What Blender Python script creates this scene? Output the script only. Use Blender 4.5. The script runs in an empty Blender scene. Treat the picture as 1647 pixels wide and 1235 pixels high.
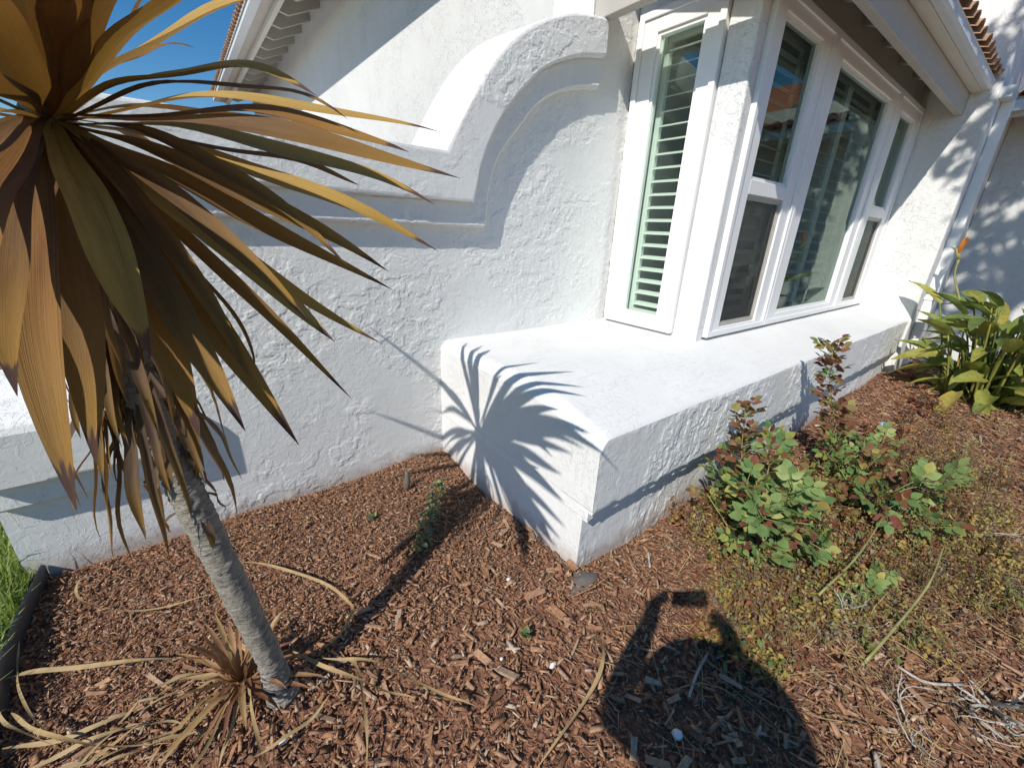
import bpy, bmesh, math, random
import numpy as np
from mathutils import Vector, Matrix
random.seed(7); rng = np.random.default_rng(11)
R = math.radians
sc = bpy.context.scene
COL = sc.collection

# ------------------------------------------------------------------ camera
CAM = Vector((0.0, 0.0, 1.6))
cam = bpy.data.cameras.new('camera'); camo = bpy.data.objects.new('camera', cam); COL.objects.link(camo)
cam.sensor_width = 36.0; cam.lens = 662.3 / 1647.0 * 36.0
cam.clip_start = 0.02; cam.clip_end = 600
PITCH, ROLL, AZ = 0.3600, 0.0451, 0.6676
fw = Vector((math.sin(AZ)*math.cos(PITCH), math.cos(AZ)*math.cos(PITCH), -math.sin(PITCH)))
rt = Vector((math.cos(AZ), -math.sin(AZ), 0)); up = rt.cross(fw)
r2 = math.cos(ROLL)*rt + math.sin(ROLL)*up; u2 = -math.sin(ROLL)*rt + math.cos(ROLL)*up
CAMROT = Matrix((r2, u2, -fw)).transposed()
camo.matrix_world = Matrix.Translation(CAM) @ CAMROT.to_4x4()
sc.camera = camo

# ------------------------------------------------------------------ sky, sun, exposure
SUNV = Vector((0.701, 0.244, -0.671)).normalized()       # direction the light travels
w = bpy.data.worlds.new('World'); sc.world = w; w.use_nodes = True
nt = w.node_tree; bg = nt.nodes['Background']
sky = nt.nodes.new('ShaderNodeTexSky'); sky.sky_type = 'NISHITA'; sky.sun_disc = False
sky.sun_elevation = math.asin(-SUNV.z); sky.sun_rotation = math.atan2(-SUNV.x, -SUNV.y)
sky.air_density = 1.0; sky.dust_density = 0.0; sky.ozone_density = 3.0
hs = nt.nodes.new('ShaderNodeHueSaturation'); hs.inputs['Saturation'].default_value = 1.36; hs.inputs['Value'].default_value = 1.2
nt.links.new(sky.outputs[0], hs.inputs['Color']); nt.links.new(hs.outputs[0], bg.inputs[0]); bg.inputs[1].default_value = 0.072
sun = bpy.data.lights.new('sun', 'SUN'); sun.energy = 3.9; sun.angle = R(0.55); sun.color = (1.0, 0.95, 0.87)
suno = bpy.data.objects.new('sun', sun); COL.objects.link(suno); suno.location = (-8, -3, 9)
suno.rotation_euler = SUNV.to_track_quat('-Z', 'Y').to_euler()
vs = sc.view_settings; vs.view_transform = 'Standard'; vs.look = 'None'; vs.gamma = 1; vs.exposure = 0.37; vs.use_curve_mapping = False

# ------------------------------------------------------------------ helpers
def mobj(name, verts, faces, mat=None, parent=None, smooth=False):
    me = bpy.data.meshes.new(name); me.from_pydata([tuple(v) for v in verts], [], faces)
    if smooth: me.polygons.foreach_set('use_smooth', [True]*len(me.polygons))
    me.update()
    return lobj(name, me, mat, parent)
def lobj(name, me, mat=None, parent=None):
    o = bpy.data.objects.new(name, me); COL.objects.link(o)
    if mat is not None and not me.materials: me.materials.append(mat)
    if parent is not None: o.parent = parent
    return o
def empty(name, loc=(0, 0, 0)):
    o = bpy.data.objects.new(name, None); COL.objects.link(o); o.location = loc; o.empty_display_size = .1
    return o
def tag(o, label=None, cat=None, group=None, kind=None):
    if label: o['label'] = label
    if cat: o['category'] = cat
    if group: o['group'] = group
    if kind: o['kind'] = kind
    return o
class MB:
    def __init__(s): s.v = []; s.f = []
    def add(s, vs, fs):
        n = len(s.v); s.v += [tuple(v) for v in vs]; s.f += [tuple(i+n for i in f) for f in fs]; return s
    def box(s, x0, x1, y0, y1, z0, z1):
        return s.add([(x0,y0,z0),(x1,y0,z0),(x1,y1,z0),(x0,y1,z0),(x0,y0,z1),(x1,y0,z1),(x1,y1,z1),(x0,y1,z1)],
                     [(0,3,2,1),(4,5,6,7),(0,1,5,4),(1,2,6,5),(2,3,7,6),(3,0,4,7)])
    def quad(s, a, b, c, d): return s.add([a, b, c, d], [(0,1,2,3)])
    def tube(s, pts, rad, n=6, cap=True):
        pts = [Vector(p) for p in pts]; m = len(pts)
        if not hasattr(rad, '__len__'): rad = [rad]*m
        vs = []; ref = Vector((0.31, 0.17, 0.93)); 
        for i, p in enumerate(pts):
            t = (pts[min(i+1, m-1)] - pts[max(i-1, 0)]).normalized()
            a = t.cross(ref); a = a.normalized() if a.length > 1e-4 else Vector((1, 0, 0)); b = t.cross(a)
            for k in range(n):
                an = 2*math.pi*k/n; vs.append(p + (a*math.cos(an) + b*math.sin(an))*rad[i])
        fs = [(i*n+k, i*n+(k+1) % n, (i+1)*n+(k+1) % n, (i+1)*n+k) for i in range(m-1) for k in range(n)]
        if cap: fs += [tuple(range(n-1, -1, -1)), tuple((m-1)*n+k for k in range(n))]
        return s.add(vs, fs)
    def obj(s, name, mat, parent=None, smooth=False, bevel=0):
        o = mobj(name, s.v, s.f, mat, parent, smooth)
        if bevel:
            b = o.modifiers.new('bevel', 'BEVEL'); b.width = bevel; b.segments = 2; b.limit_method = 'ANGLE'; b.angle_limit = R(40)
        return o
def spline(pts, n):
    """Catmull-Rom through pts, n samples"""
    P = [Vector(p) for p in pts]; P = [P[0]*2-P[1]] + P + [P[-1]*2-P[-2]]; m = len(P)-3; out = []
    for i in range(n):
        u = i/(n-1)*m; k = min(int(u), m-1); t = u-k; a, b, c, d = P[k:k+4]
        out.append(0.5*((2*b) + (c-a)*t + (2*a-5*b+4*c-d)*t*t + (3*b-a-3*c+d)*t**3))
    return out
def smooth01(t): t = min(max(t, 0.0), 1.0); return t*t*(3-2*t)

# ------------------------------------------------------------------ materials
def newmat(name):
    m = bpy.data.materials.new(name); m.use_nodes = True; n = m.node_tree.nodes; return m, n, m.node_tree.links, n['Principled BSDF']
def noise(n, l, co, scale, detail=3, rough=.55, dist=0.0):
    t = n.new('ShaderNodeTexNoise'); t.inputs['Scale'].default_value = scale; t.inputs['Detail'].default_value = detail
    t.inputs['Roughness'].default_value = rough; t.inputs['Distortion'].default_value = dist; l.new(co, t.inputs['Vector']); return t
def ramp(n, l, fac, stops, interp='LINEAR'):
    r = n.new('ShaderNodeValToRGB'); r.color_ramp.interpolation = interp; e = r.color_ramp.elements
    e[0].position, e[0].color = stops[0][0], (*stops[0][1], 1) if len(stops[0][1]) == 3 else stops[0][1]
    e[1].position, e[1].color = stops[-1][0], (*stops[-1][1], 1)
    for p, c in stops[1:-1]:
        q = e.new(p); q.color = (*c, 1)
    l.new(fac, r.inputs[0]); return r
def g(v): return (v, v, v)
def math_node(n, l, op, a, b):
    m = n.new('ShaderNodeMath'); m.operation = op
    for i, x in enumerate((a, b)):
        if hasattr(x, 'type'): l.new(x, m.inputs[i])
        else: m.inputs[i].default_value = x
    return m.outputs[0]
def mixc(n, l, fac, a, b):
    m = n.new('ShaderNodeMix'); m.data_type = 'RGBA'
    for s, x in ((0, fac), (6, a), (7, b)):
        if hasattr(x, 'type'): l.new(x, m.inputs[s])
        else: m.inputs[s].default_value = x if s == 0 else (*x, 1)
    return m.outputs[2]
def coord(n, kind='Object'):
    return n.new('ShaderNodeTexCoord').outputs[kind]
def plain(name, col, rough=.5, var=.0, scale=8, bump=0, bscale=60, spec=.5):
    m, n, l, p = newmat(name); p.inputs['Roughness'].default_value = rough; p.inputs['Specular IOR Level'].default_value = spec
    co = coord(n)
    nz = noise(n, l, co, scale, 5)
    r = ramp(n, l, nz.outputs[0], [(.3, tuple(c*(1-var) for c in col)), (.7, tuple(min(c*(1+var), 1) for c in col))])
    l.new(r.outputs[0], p.inputs['Base Color'])
    if bump:
        b = n.new('ShaderNodeBump'); b.inputs['Strength'].default_value = .6; b.inputs['Distance'].default_value = bump
        l.new(noise(n, l, co, bscale, 4).outputs[0], b.inputs['Height']); l.new(b.outputs[0], p.inputs['Normal'])
    return m
def stucco(name, col, amount=1.0, streak=False):
    """lace stucco: flat trowelled islands with ragged edges over a rough base coat, smooth patches between"""
    m, n, l, p = newmat(name); co = coord(n); p.inputs['Roughness'].default_value = .85; p.inputs['Specular IOR Level'].default_value = .25
    big = noise(n, l, co, 2.2, 2)
    if streak:
        mp = n.new('ShaderNodeMapping'); l.new(co, mp.inputs[0]); mp.inputs['Scale'].default_value = (10, 30, 10); mp.inputs['Rotation'].default_value = (0, 0, .5); vec = mp.outputs[0]
        isl = noise(n, l, vec, 1.0, 6, .62, .8)
        h1 = ramp(n, l, isl.outputs[0], [(.55, g(0)), (.60, g(.5)), (.75, g(.6))])
    else:
        isl = noise(n, l, co, 9.5, 7, .62, 1.1)
        h1 = ramp(n, l, isl.outputs[0], [(.455, g(0)), (.475, g(.75)), (.60, g(.8)), (.615, g(1))])
    isl2 = noise(n, l, co, 30, 5, .6, .6)
    h2 = ramp(n, l, isl2.outputs[0], [(.53, g(0)), (.56, g(1))])
    dens = ramp(n, l, big.outputs[0], [(.36, g(.15)), (.60, g(1))])
    fine = noise(n, l, co, 160, 3)
    a = math_node(n, l, 'MULTIPLY', h1.outputs[0], dens.outputs[0])
    b2 = math_node(n, l, 'MULTIPLY', h2.outputs[0], .38)
    b2 = math_node(n, l, 'MULTIPLY', b2, dens.outputs[0])
    s_ = math_node(n, l, 'ADD', a, b2)
    s_ = math_node(n, l, 'ADD', s_, math_node(n, l, 'MULTIPLY', fine.outputs[0], .10))
    b = n.new('ShaderNodeBump'); b.inputs['Strength'].default_value = 1.0; b.inputs['Distance'].default_value = .0062*amount
    l.new(s_, b.inputs['Height']); l.new(b.outputs[0], p.inputs['Normal'])
    # paint: faint grime and dust patches
    gr = noise(n, l, co, 1.3, 6, .6)
    c = ramp(n, l, gr.outputs[0], [(.3, tuple(x*.93 for x in col)), (.55, col), (.8, tuple(min(x*1.02, .9) for x in col))])
    # dirt: brown splash near the soil and faint run-down streaks, both broken up by noise
    sz = n.new('ShaderNodeSeparateXYZ'); gp = n.new('ShaderNodeNewGeometry'); l.new(gp.outputs['Position'], sz.inputs[0])
    splash = math_node(n, l, 'SUBTRACT', math_node(n, l, 'MULTIPLY', noise(n, l, co, 14, 6, .65).outputs[0], .22), sz.outputs[2])
    sp_ = ramp(n, l, splash, [(.0, g(0)), (.10, g(.55))])
    mp3 = n.new('ShaderNodeMapping'); l.new(co, mp3.inputs[0]); mp3.inputs['Scale'].default_value = (7, 7, .7)
    st_ = ramp(n, l, noise(n, l, mp3.outputs[0], 1.0, 5, .6).outputs[0], [(.54, g(0)), (.80, g(.16))])
    c1 = mixc(n, l, sp_.outputs[0], c.outputs[0], (.34, .24, .17)); c2 = mixc(n, l, st_.outputs[0], c1, (.50, .48, .44))
    l.new(c2, p.inputs['Base Color'])
    return m
M = {}
M['stucco'] = stucco('stucco_white', (.75, .75, .73), .5)
M['stucco_fine'] = stucco('stucco_fine', (.77, .77, .75), .22)
M['sill'] = stucco('stucco_sill', (.72, .72, .71), .34, True)
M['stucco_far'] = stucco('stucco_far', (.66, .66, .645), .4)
M['vinyl'] = plain('window_vinyl', (.84, .84, .83), .35, .01)
M['trim'] = plain('painted_wood_trim', (.46, .43, .38), .6, .05, 5, .001, 40)
M['trim_light'] = plain('painted_fascia', (.60, .58, .52), .6, .03, 5, .001, 40)
M['gutter'] = plain('gutter_paint', (.62, .66, .68), .4, .04, 4)
M['tile'] = plain('clay_tile', (.36, .21, .13), .85, .35, 6, .004, 50)
M['tile_red'] = plain('red_clay_tile', (.46, .15, .07), .85, .3, 5, .004, 50)
M['shutter'] = plain('shutter_paint', (.78, .80, .76), .45, .01)
M['room'] = plain('room_paint', (.30, .30, .28), .8, .05)
M['dark'] = plain('dark_opening', (.05, .05, .055), .9, .2)
M['alu'] = plain('aluminium_frame', (.42, .40, .36), .45, .05)
M['asphalt'] = plain('asphalt', (.05, .05, .05), .9, .2, 30)
def glass_mat():
    m, n, l, p = newmat('window_glass'); n.remove(p); out = n['Material Output']
    tr = n.new('ShaderNodeBsdfTransparent'); tr.inputs[0].default_value = (.79, .88, .82, 1)
    gl = n.new('ShaderNodeBsdfGlossy'); gl.inputs['Roughness'].default_value = .0; gl.inputs[0].default_value = (.82, 1, .88, 1)
    fr = n.new('ShaderNodeFresnel'); fr.inputs[0].default_value = 1.55
    mx = n.new('ShaderNodeMixShader'); l.new(fr.outputs[0], mx.inputs[0]); l.new(tr.outputs[0], mx.inputs[1]); l.new(gl.outputs[0], mx.inputs[2]); l.new(mx.outputs[0], out.inputs[0])
    return m
M['glass'] = glass_mat()
def screen_mat():
    m, n, l, p = newmat('insect_screen'); out = n['Material Output']; p.inputs['Base Color'].default_value = (.05, .05, .05, 1); p.inputs['Roughness'].default_value = .7
    tr = n.new('ShaderNodeBsdfTransparent'); mx = n.new('ShaderNodeMixShader'); mx.inputs[0].default_value = .5
    l.new(p.outputs[0], mx.inputs[2]); l.new(tr.outputs[0], mx.inputs[1]); l.new(mx.outputs[0], out.inputs[0]); return m
M['screen'] = screen_mat()
def island_mat(name, stops, rough=.85, grain=0.0, spec=.3, extra=None):
    """colour differs from piece to piece (random per mesh island and per object)"""
    m, n, l, p = newmat(name); p.inputs['Roughness'].default_value = rough; p.inputs['Specular IOR Level'].default_value = spec
    ge = n.new('ShaderNodeNewGeometry'); oi = n.new('ShaderNodeObjectInfo')
    s = math_node(n, l, 'ADD', ge.outputs['Random Per Island'], oi.outputs['Random']); f = math_node(n, l, 'FRACT', s, 0.0)
    r = ramp(n, l, f, stops); c = r.outputs[0]
    co = coord(n)
    if grain:
        nz = noise(n, l, co, 70, 4); d = ramp(n, l, nz.outputs[0], [(.3, g(1-grain)), (.7, g(1.0))])
        mm = n.new('ShaderNodeMix'); mm.data_type = 'RGBA'; mm.blend_type = 'MULTIPLY'; mm.inputs[0].default_value = 1; l.new(c, mm.inputs[6]); l.new(d.outputs[0], mm.inputs[7]); c = mm.outputs[2]
        b = n.new('ShaderNodeBump'); b.inputs['Strength'].default_value = .6; b.inputs['Distance'].default_value = .003; l.new(nz.outputs[0], b.inputs['Height']); l.new(b.outputs[0], p.inputs['Normal'])
    l.new(c, p.inputs['Base Color']); return m
M['bark'] = island_mat('bark_mulch', [(0, (.15, .075, .042)), (.15, (.33, .16, .086)), (.4, (.47, .245, .13)), (.55, (.36, .21, .125)), (.74, (.52, .30, .18)), (.86, (.40, .28, .19)), (.96, (.54, .37, .24)), (1, (.62, .50, .38))], .85, .45)
def leafy(name, stops, trans=.35, rough=.45, spec=.4, tcol=1.3):
    """thin leaf: diffuse + translucency, colour random per island/object"""
    m, n, l, p = newmat(name); out = n['Material Output']; p.inputs['Roughness'].default_value = rough; p.inputs['Specular IOR Level'].default_value = spec
    ge = n.new('ShaderNodeNewGeometry'); oi = n.new('ShaderNodeObjectInfo')
    f = math_node(n, l, 'FRACT', math_node(n, l, 'ADD', ge.outputs['Random Per Island'], oi.outputs['Random']), 0.0)
    r = ramp(n, l, f, stops); co = coord(n); nz = noise(n, l, co, 25, 4)
    d = ramp(n, l, nz.outputs[0], [(.3, g(.75)), (.7, g(1.1))])
    mm = n.new('ShaderNodeMix'); mm.data_type = 'RGBA'; mm.blend_type = 'MULTIPLY'; mm.inputs[0].default_value = 1; l.new(r.outputs[0], mm.inputs[6]); l.new(d.outputs[0], mm.inputs[7])
    l.new(mm.outputs[2], p.inputs['Base Color'])
    tl = n.new('ShaderNodeBsdfTranslucent'); l.new(mm.outputs[2], tl.inputs[0])
    mx = n.new('ShaderNodeMixShader'); mx.inputs[0].default_value = trans; l.new(p.outputs[0], mx.inputs[1]); l.new(tl.outputs[0], mx.inputs[2]); l.new(mx.outputs[0], out.inputs[0])
    return m
M['rose'] = leafy('rose_leaf', [(0, (.10, .18, .06)), (.45, (.16, .25, .08)), (.62, (.26, .30, .08)), (.72, (.30, .27, .06)), (.82, (.22, .07, .04)), (1, (.14, .05, .035))], .25, .55, .2)
M['rose_green'] = leafy('rose_leaf_green', [(0, (.13, .21, .07)), (.5, (.21, .30, .10)), (.85, (.32, .37, .13)), (1, (.42, .38, .11))], .25, .52, .2)
M['rose_red'] = leafy('rose_leaf_red', [(0, (.16, .06, .04)), (.5, (.22, .10, .05)), (.8, (.20, .18, .06)), (1, (.30, .26, .07))], .25, .55, .2)
M['weed'] = leafy('dry_weed', [(0, (.20, .20, .05)), (.3, (.38, .30, .07)), (.5, (.32, .20, .06)), (.65, (.17, .19, .06)), (.8, (.30, .11, .05)), (1, (.42, .34, .12))], .3, .7)
def tone_mat(name, stops, trans=.3, rough=.7):
    m, n, l, p = newmat(name); out = n['Material Output']; p.inputs['Roughness'].default_value = rough; p.inputs['Specular IOR Level'].default_value = .25
    at = n.new('ShaderNodeAttribute'); at.attribute_name = 'tone'; ge = n.new('ShaderNodeNewGeometry')
    f = math_node(n, l, 'ADD', at.outputs['Fac'], math_node(n, l, 'MULTIPLY', math_node(n, l, 'SUBTRACT', ge.outputs['Random Per Island'], .5), .16))
    r = ramp(n, l, f, stops); l.new(r.outputs[0], p.inputs['Base Color']); tl = n.new('ShaderNodeBsdfTranslucent'); l.new(r.outputs[0], tl.inputs[0])
    mx = n.new('ShaderNodeMixShader'); mx.inputs[0].default_value = trans; l.new(p.outputs[0], mx.inputs[1]); l.new(tl.outputs[0], mx.inputs[2]); l.new(mx.outputs[0], out.inputs[0]); return m
M['weed_tone'] = tone_mat('weed_sprigs', [(0, (.13, .17, .05)), (.15, (.22, .24, .07)), (.3, (.40, .33, .09)), (.5, (.46, .34, .11)), (.62, (.34, .20, .07)), (.74, (.28, .10, .05)), (.84, (.17, .10, .07)), (.92, (.33, .28, .18)), (1, (.20, .24, .12))])
M['grass'] = leafy('lawn_grass', [(0, (.16, .28, .05)), (.6, (.28, .38, .07)), (1, (.40, .42, .15))], .35, .5)
M['bop'] = leafy('paradise_leaf', [(0, (.13, .19, .05)), (.5, (.22, .27, .06)), (.8, (.34, .34, .08)), (1, (.40, .33, .08))], .3, .35)
M['straw'] = leafy('straw_leaf', [(0, (.34, .23, .11)), (.5, (.44, .32, .16)), (1, (.40, .26, .10))], .15, .7)
M['redleaf'] = leafy('red_sprout_leaf', [(0, (.30, .12, .07)), (.4, (.40, .22, .10)), (.75, (.44, .30, .13)), (1, (.24, .11, .06))], .3, .5)
M['succulent'] = leafy('succulent', [(0, (.10, .15, .10)), (.6, (.14, .20, .09)), (1, (.38, .42, .08))], .25, .5)
M['cane'] = plain('rose_cane', (.25, .24, .09), .6, .3, 12)
M['deadwood'] = plain('lichen_grey_twig', (.42, .38, .33), .9, .25, 30, .002, 90)
M['stone'] = plain('stone', (.13, .115, .105), .85, .3, 9, .006, 20)
M['pebble'] = plain('white_pebble', (.75, .72, .68), .7, .05)
M['edging'] = plain('black_plastic', (.035, .04, .045), .45, .2)
M['orange'] = plain('orange_petal', (.58, .20, .03), .5, .2)
M['blue'] = plain('blue_bead', (.30, .42, .55), .5, .2)
def palm_leaf_mat(name, a, b, tip):
    m, n, l, p = newmat(name); out = n['Material Output']; p.inputs['Roughness'].default_value = .58; p.inputs['Specular IOR Level'].default_value = .25
    uv = n.new('ShaderNodeUVMap').outputs[0]; sp = n.new('ShaderNodeSeparateXYZ'); l.new(uv, sp.inputs[0])
    mp = n.new('ShaderNodeMapping'); l.new(uv, mp.inputs[0]); mp.inputs['Scale'].default_value = (75, 1.6, 1)
    oi = n.new('ShaderNodeObjectInfo'); l.new(math_node(n, l, 'MULTIPLY', oi.outputs['Random'], 30.0), mp.inputs['Location'])
    fib = noise(n, l, mp.outputs[0], 1.0, 3)
    mp2 = n.new('ShaderNodeMapping'); l.new(uv, mp2.inputs[0]); mp2.inputs['Scale'].default_value = (4, 5, 1); l.new(math_node(n, l, 'MULTIPLY', oi.outputs['Random'], 17.0), mp2.inputs['Location'])
    blot = noise(n, l, mp2.outputs[0], 1.0, 4)
    f = math_node(n, l, 'ADD', math_node(n, l, 'MULTIPLY', fib.outputs[0], .62), math_node(n, l, 'MULTIPLY', blot.outputs[0], .50))
    base = ramp(n, l, f, [(.35, a), (.72, b)])
    yel = ramp(n, l, sp.outputs[1], [(.5, g(0)), (.9, g(.45))])
    c = mixc(n, l, yel.outputs[0], base.outputs[0], (.46, .26, .04))
    v = math_node(n, l, 'ADD', sp.outputs[1], math_node(n, l, 'MULTIPLY', math_node(n, l, 'SUBTRACT', blot.outputs[0], .5), .12))
    tipf = ramp(n, l, v, [(.915, g(0)), (.93, g(1))])
    c = mixc(n, l, tipf.outputs[0], c, tip)
    l.new(c, p.inputs['Base Color'])
    bu = n.new('ShaderNodeBump'); bu.inputs['Strength'].default_value = .7; bu.inputs['Distance'].default_value = .0016; l.new(fib.outputs[0], bu.inputs['Height']); l.new(bu.outputs[0], p.inputs['Normal'])
    tl = n.new('ShaderNodeBsdfTranslucent'); tc = mixc(n, l, .55, c, (.55, .26, .03)); l.new(tc, tl.inputs[0])
    mx = n.new('ShaderNodeMixShader'); mx.inputs[0].default_value = .16; l.new(p.outputs[0], mx.inputs[1]); l.new(tl.outputs[0], mx.inputs[2]); l.new(mx.outputs[0], out.inputs[0])
    return m
M['pl0'] = palm_leaf_mat('strap_leaf_lit_gold', (.30, .18, .05), (.48, .32, .09), (.10, .055, .04))  # gold blade, colour brightened to stand for sunlit leaves
M['pl1'] = palm_leaf_mat('strap_leaf_shaded_bronze', (.085, .042, .022), (.19, .11, .045), (.07, .04, .035))  # bronze blade, shade painted in by darkening the colour
M['pl2'] = palm_leaf_mat('strap_leaf_shaded_rust', (.12, .05, .02), (.25, .125, .038), (.08, .042, .035))  # rust blade, also darkened to stand for leaves in shade
M['pl3'] = palm_leaf_mat('strap_leaf_lit_olive', (.26, .17, .045), (.50, .37, .11), (.12, .07, .05))  # olive blade, sunlight painted in with a brighter colour
M['dead'] = palm_leaf_mat('dead_strap_leaf', (.06, .038, .027), (.17, .11, .07), (.14, .10, .075))
def trunk_mat():
    m, n, l, p = newmat('ringed_grey_bark'); p.inputs['Roughness'].default_value = .9; co = coord(n)
    mp = n.new('ShaderNodeMapping'); l.new(co, mp.inputs[0]); mp.inputs['Scale'].default_value = (28, 28, 95)
    a = noise(n, l, mp.outputs[0], 1.0, 6, .7, .3); b_ = noise(n, l, co, 60, 5, .7)
    c = ramp(n, l, a.outputs[0], [(.3, (.13, .11, .085)), (.48, (.30, .27, .225)), (.62, (.38, .345, .295)), (.8, (.50, .46, .41))]); l.new(c.outputs[0], p.inputs['Base Color'])
    s = math_node(n, l, 'ADD', a.outputs[0], math_node(n, l, 'MULTIPLY', b_.outputs[0], .5))
    b = n.new('ShaderNodeBump'); b.inputs['Strength'].default_value = 1; b.inputs['Distance'].default_value = .012; l.new(s, b.inputs['Height']); l.new(b.outputs[0], p.inputs['Normal']); return m
M['trunk'] = trunk_mat()
def soil_mat():
    m, n, l, p = newmat('mulch_soil'); p.inputs['Roughness'].default_value = .95; co = coord(n)
    v = n.new('ShaderNodeTexVoronoi'); v.inputs['Scale'].default_value = 42; l.new(co, v.inputs['Vector'])
    nz = noise(n, l, co, 9, 6); mp = n.new('ShaderNodeMapping'); l.new(co, mp.inputs[0]); mp.inputs['Scale'].default_value = (60, 25, 40)
    st = noise(n, l, mp.outputs[0], 1, 4, .6, .5)
    c = ramp(n, l, st.outputs[0], [(.3, (.10, .045, .025)), (.5, (.22, .10, .056)), (.72, (.34, .175, .10))]); l.new(c.outputs[0], p.inputs['Base Color'])
    s = math_node(n, l, 'ADD', st.outputs[0], math_node(n, l, 'MULTIPLY', v.outputs[0], .7))
    b = n.new('ShaderNodeBump'); b.inputs['Strength'].default_value = 1; b.inputs['Distance'].default_value = .02; l.new(s, b.inputs['Height']); l.new(b.outputs[0], p.inputs['Normal']); return m
M['soil'] = soil_mat()
M['turf'] = plain('turf', (.16, .22, .05), .95, .4, 30, .01, 60)
M['skin'] = plain('skin', (.5, .32, .24), .5, .05)
M['shirt'] = plain('shirt', (.10, .13, .2), .8, .1)
M['hair'] = plain('hair', (.05, .035, .03), .6, .2)
M['phone'] = plain('phone_black', (.02, .02, .022), .25, .1)
M['tree_bark'] = plain('tree_bark', (.14, .10, .07), .9, .3, 10, .01, 20)
M['tree_leaf'] = leafy('tree_leaf', [(0, (.05, .10, .03)), (1, (.10, .17, .05))], .3, .4)

# ------------------------------------------------------------------ lace stucco relief as real geometry
_tab = np.random.default_rng(5).uniform(0, 1, (256, 256))
def vnoise(x, y):
    xi = np.floor(x).astype(int); yi = np.floor(y).astype(int); fx = x-xi; fy_ = y-yi; fx = fx*fx*(3-2*fx); fy_ = fy_*fy_*(3-2*fy_)
    a = _tab[xi % 256, yi % 256]; b = _tab[(xi+1) % 256, yi % 256]; c = _tab[xi % 256, (yi+1) % 256]; d = _tab[(xi+1) % 256, (yi+1) % 256]
    return (a*(1-fx)+b*fx)*(1-fy_)+(c*(1-fx)+d*fx)*fy_
def fbm(x, y, o=4):
    s_ = 0; a = .5; t = 0
    for i in range(o): s_ = s_+a*vnoise(x*2**i+i*17.3, y*2**i+i*9.1); t += a; a *= .55
    return s_/t
def sstep(x, a, b): t = np.clip((x-a)/(b-a), 0, 1); return t*t*(3-2*t)
def lace(u, v, amp=1.0):
    """height in metres: trowelled islands with broken edges, pits and smooth patches"""
    wu = u+.030*(fbm(u*9+3, v*9, 3)-.5)*2; wv = v+.030*(fbm(u*9, v*9+7, 3)-.5)*2
    f = fbm(wu*15, wv*19, 5); dens = sstep(fbm(u*1.9+11, v*1.9+5, 3), .36, .58)
    h = .0026*sstep(f, .50, .510)*(.25+.75*dens)+.0018*sstep(f, .57, .58)*dens
    f2 = fbm(wu*38+40, wv*42+9, 4); h += .0018*sstep(f2, .575, .592)*dens
    f3 = fbm(u*55+4, v*60+2, 3); h -= .0014*sstep(f3, .66, .70)*dens
    return amp*(.56*h+.0004*fbm(u*130, v*130, 2)+.003*(fbm(u*2.2, v*2.2, 2)-.5))
def grid_mesh(name, P, mat, parent, keep=None):
    ny, nx_ = P.shape[:2]; idx = np.arange(ny*nx_).reshape(ny, nx_)
    q = np.stack([idx[:-1, :-1], idx[:-1, 1:], idx[1:, 1:], idx[1:, :-1]], -1)
    q = q[keep] if keep is not None else q.reshape(-1, 4)
    q = q.reshape(-1, 4); me = bpy.data.meshes.new(name); me.vertices.add(ny*nx_); me.vertices.foreach_set('co', P.reshape(-1).astype(np.float32))
    me.loops.add(q.size); me.loops.foreach_set('vertex_index', q.ravel().astype(np.int32)); me.polygons.add(len(q)); me.polygons.foreach_set('loop_start', (np.arange(len(q))*4).astype(np.int32))
    me.update(calc_edges=True); me.polygons.foreach_set('use_smooth', [True]*len(q)); return lobj(name, me, mat, parent)

# ================================================================== ground
def hash2(x, y): return math.sin(x*12.9898+y*78.233)*43758.5453 % 1.0
def gz(x, y):
    z = .012*math.sin(3.1*x+1.3)*math.cos(2.7*y+.4) + .008*math.sin(7.3*x-2.0*y) + .006*math.cos(9.1*y+3.3*x)
    z += .10*smooth01((x-3.6)/3.0)*smooth01((y+1.5)/1.5)
    z += .045*math.exp(-((x-1.15)**2+(y-2.38)**2)/.06)
    z += .02*smooth01((y-1.9)/.5)*smooth01((x+1.2)/1.0)
    z += .022*math.exp(-(x*x+(y-1.26)**2)/.02)
    return z-.028
gx = sorted(set([-90, -40, -20, -10, -6, -4, -3] + [round(-2+.06*i, 3) for i in range(int(11/.06)+1)] + [9.5, 10.5, 12, 16, 25, 50, 120]))
gy = sorted(set([-120, -50, -25, -12, -7, -4.5, -3] + [round(-2+.06*i, 3) for i in range(int(5/.06)+1)] + [3.5, 5, 8, 14, 25, 60, 150]))
verts = [(x, y, gz(x, y) if -3 < x < 9.4 and -3 < y < 3.4 else -.02) for y in gy for x in gx]
nx = len(gx)
faces = [(j*nx+i, j*nx+i+1, (j+1)*nx+i+1, (j+1)*nx+i) for j in range(len(gy)-1) for i in range(nx-1)]
ground = mobj('ground', verts, faces, M['soil'], None, True); tag(ground, kind='structure')
# lawn beyond the black edging
lx = np.linspace(-14, -.80, 40); ly = np.linspace(-6, 6, 50)
def edge_x(y): return -.80 - .012*math.sin(3*y)
lv = [(edge_x(y) - .01 - (1-i/39)**2*13, y, max(gz(max(edge_x(y)-(1-i/39)**2*13, -2.9), min(max(y, -2.9), 3.3)), -.02)+.03) for y in ly for i in range(40)]
lf = [(j*40+i, j*40+i+1, (j+1)*40+i+1, (j+1)*40+i) for j in range(49) for i in range(39)]
tag(mobj('lawn', lv, lf, M['turf'], None, True), kind='structure')

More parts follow.
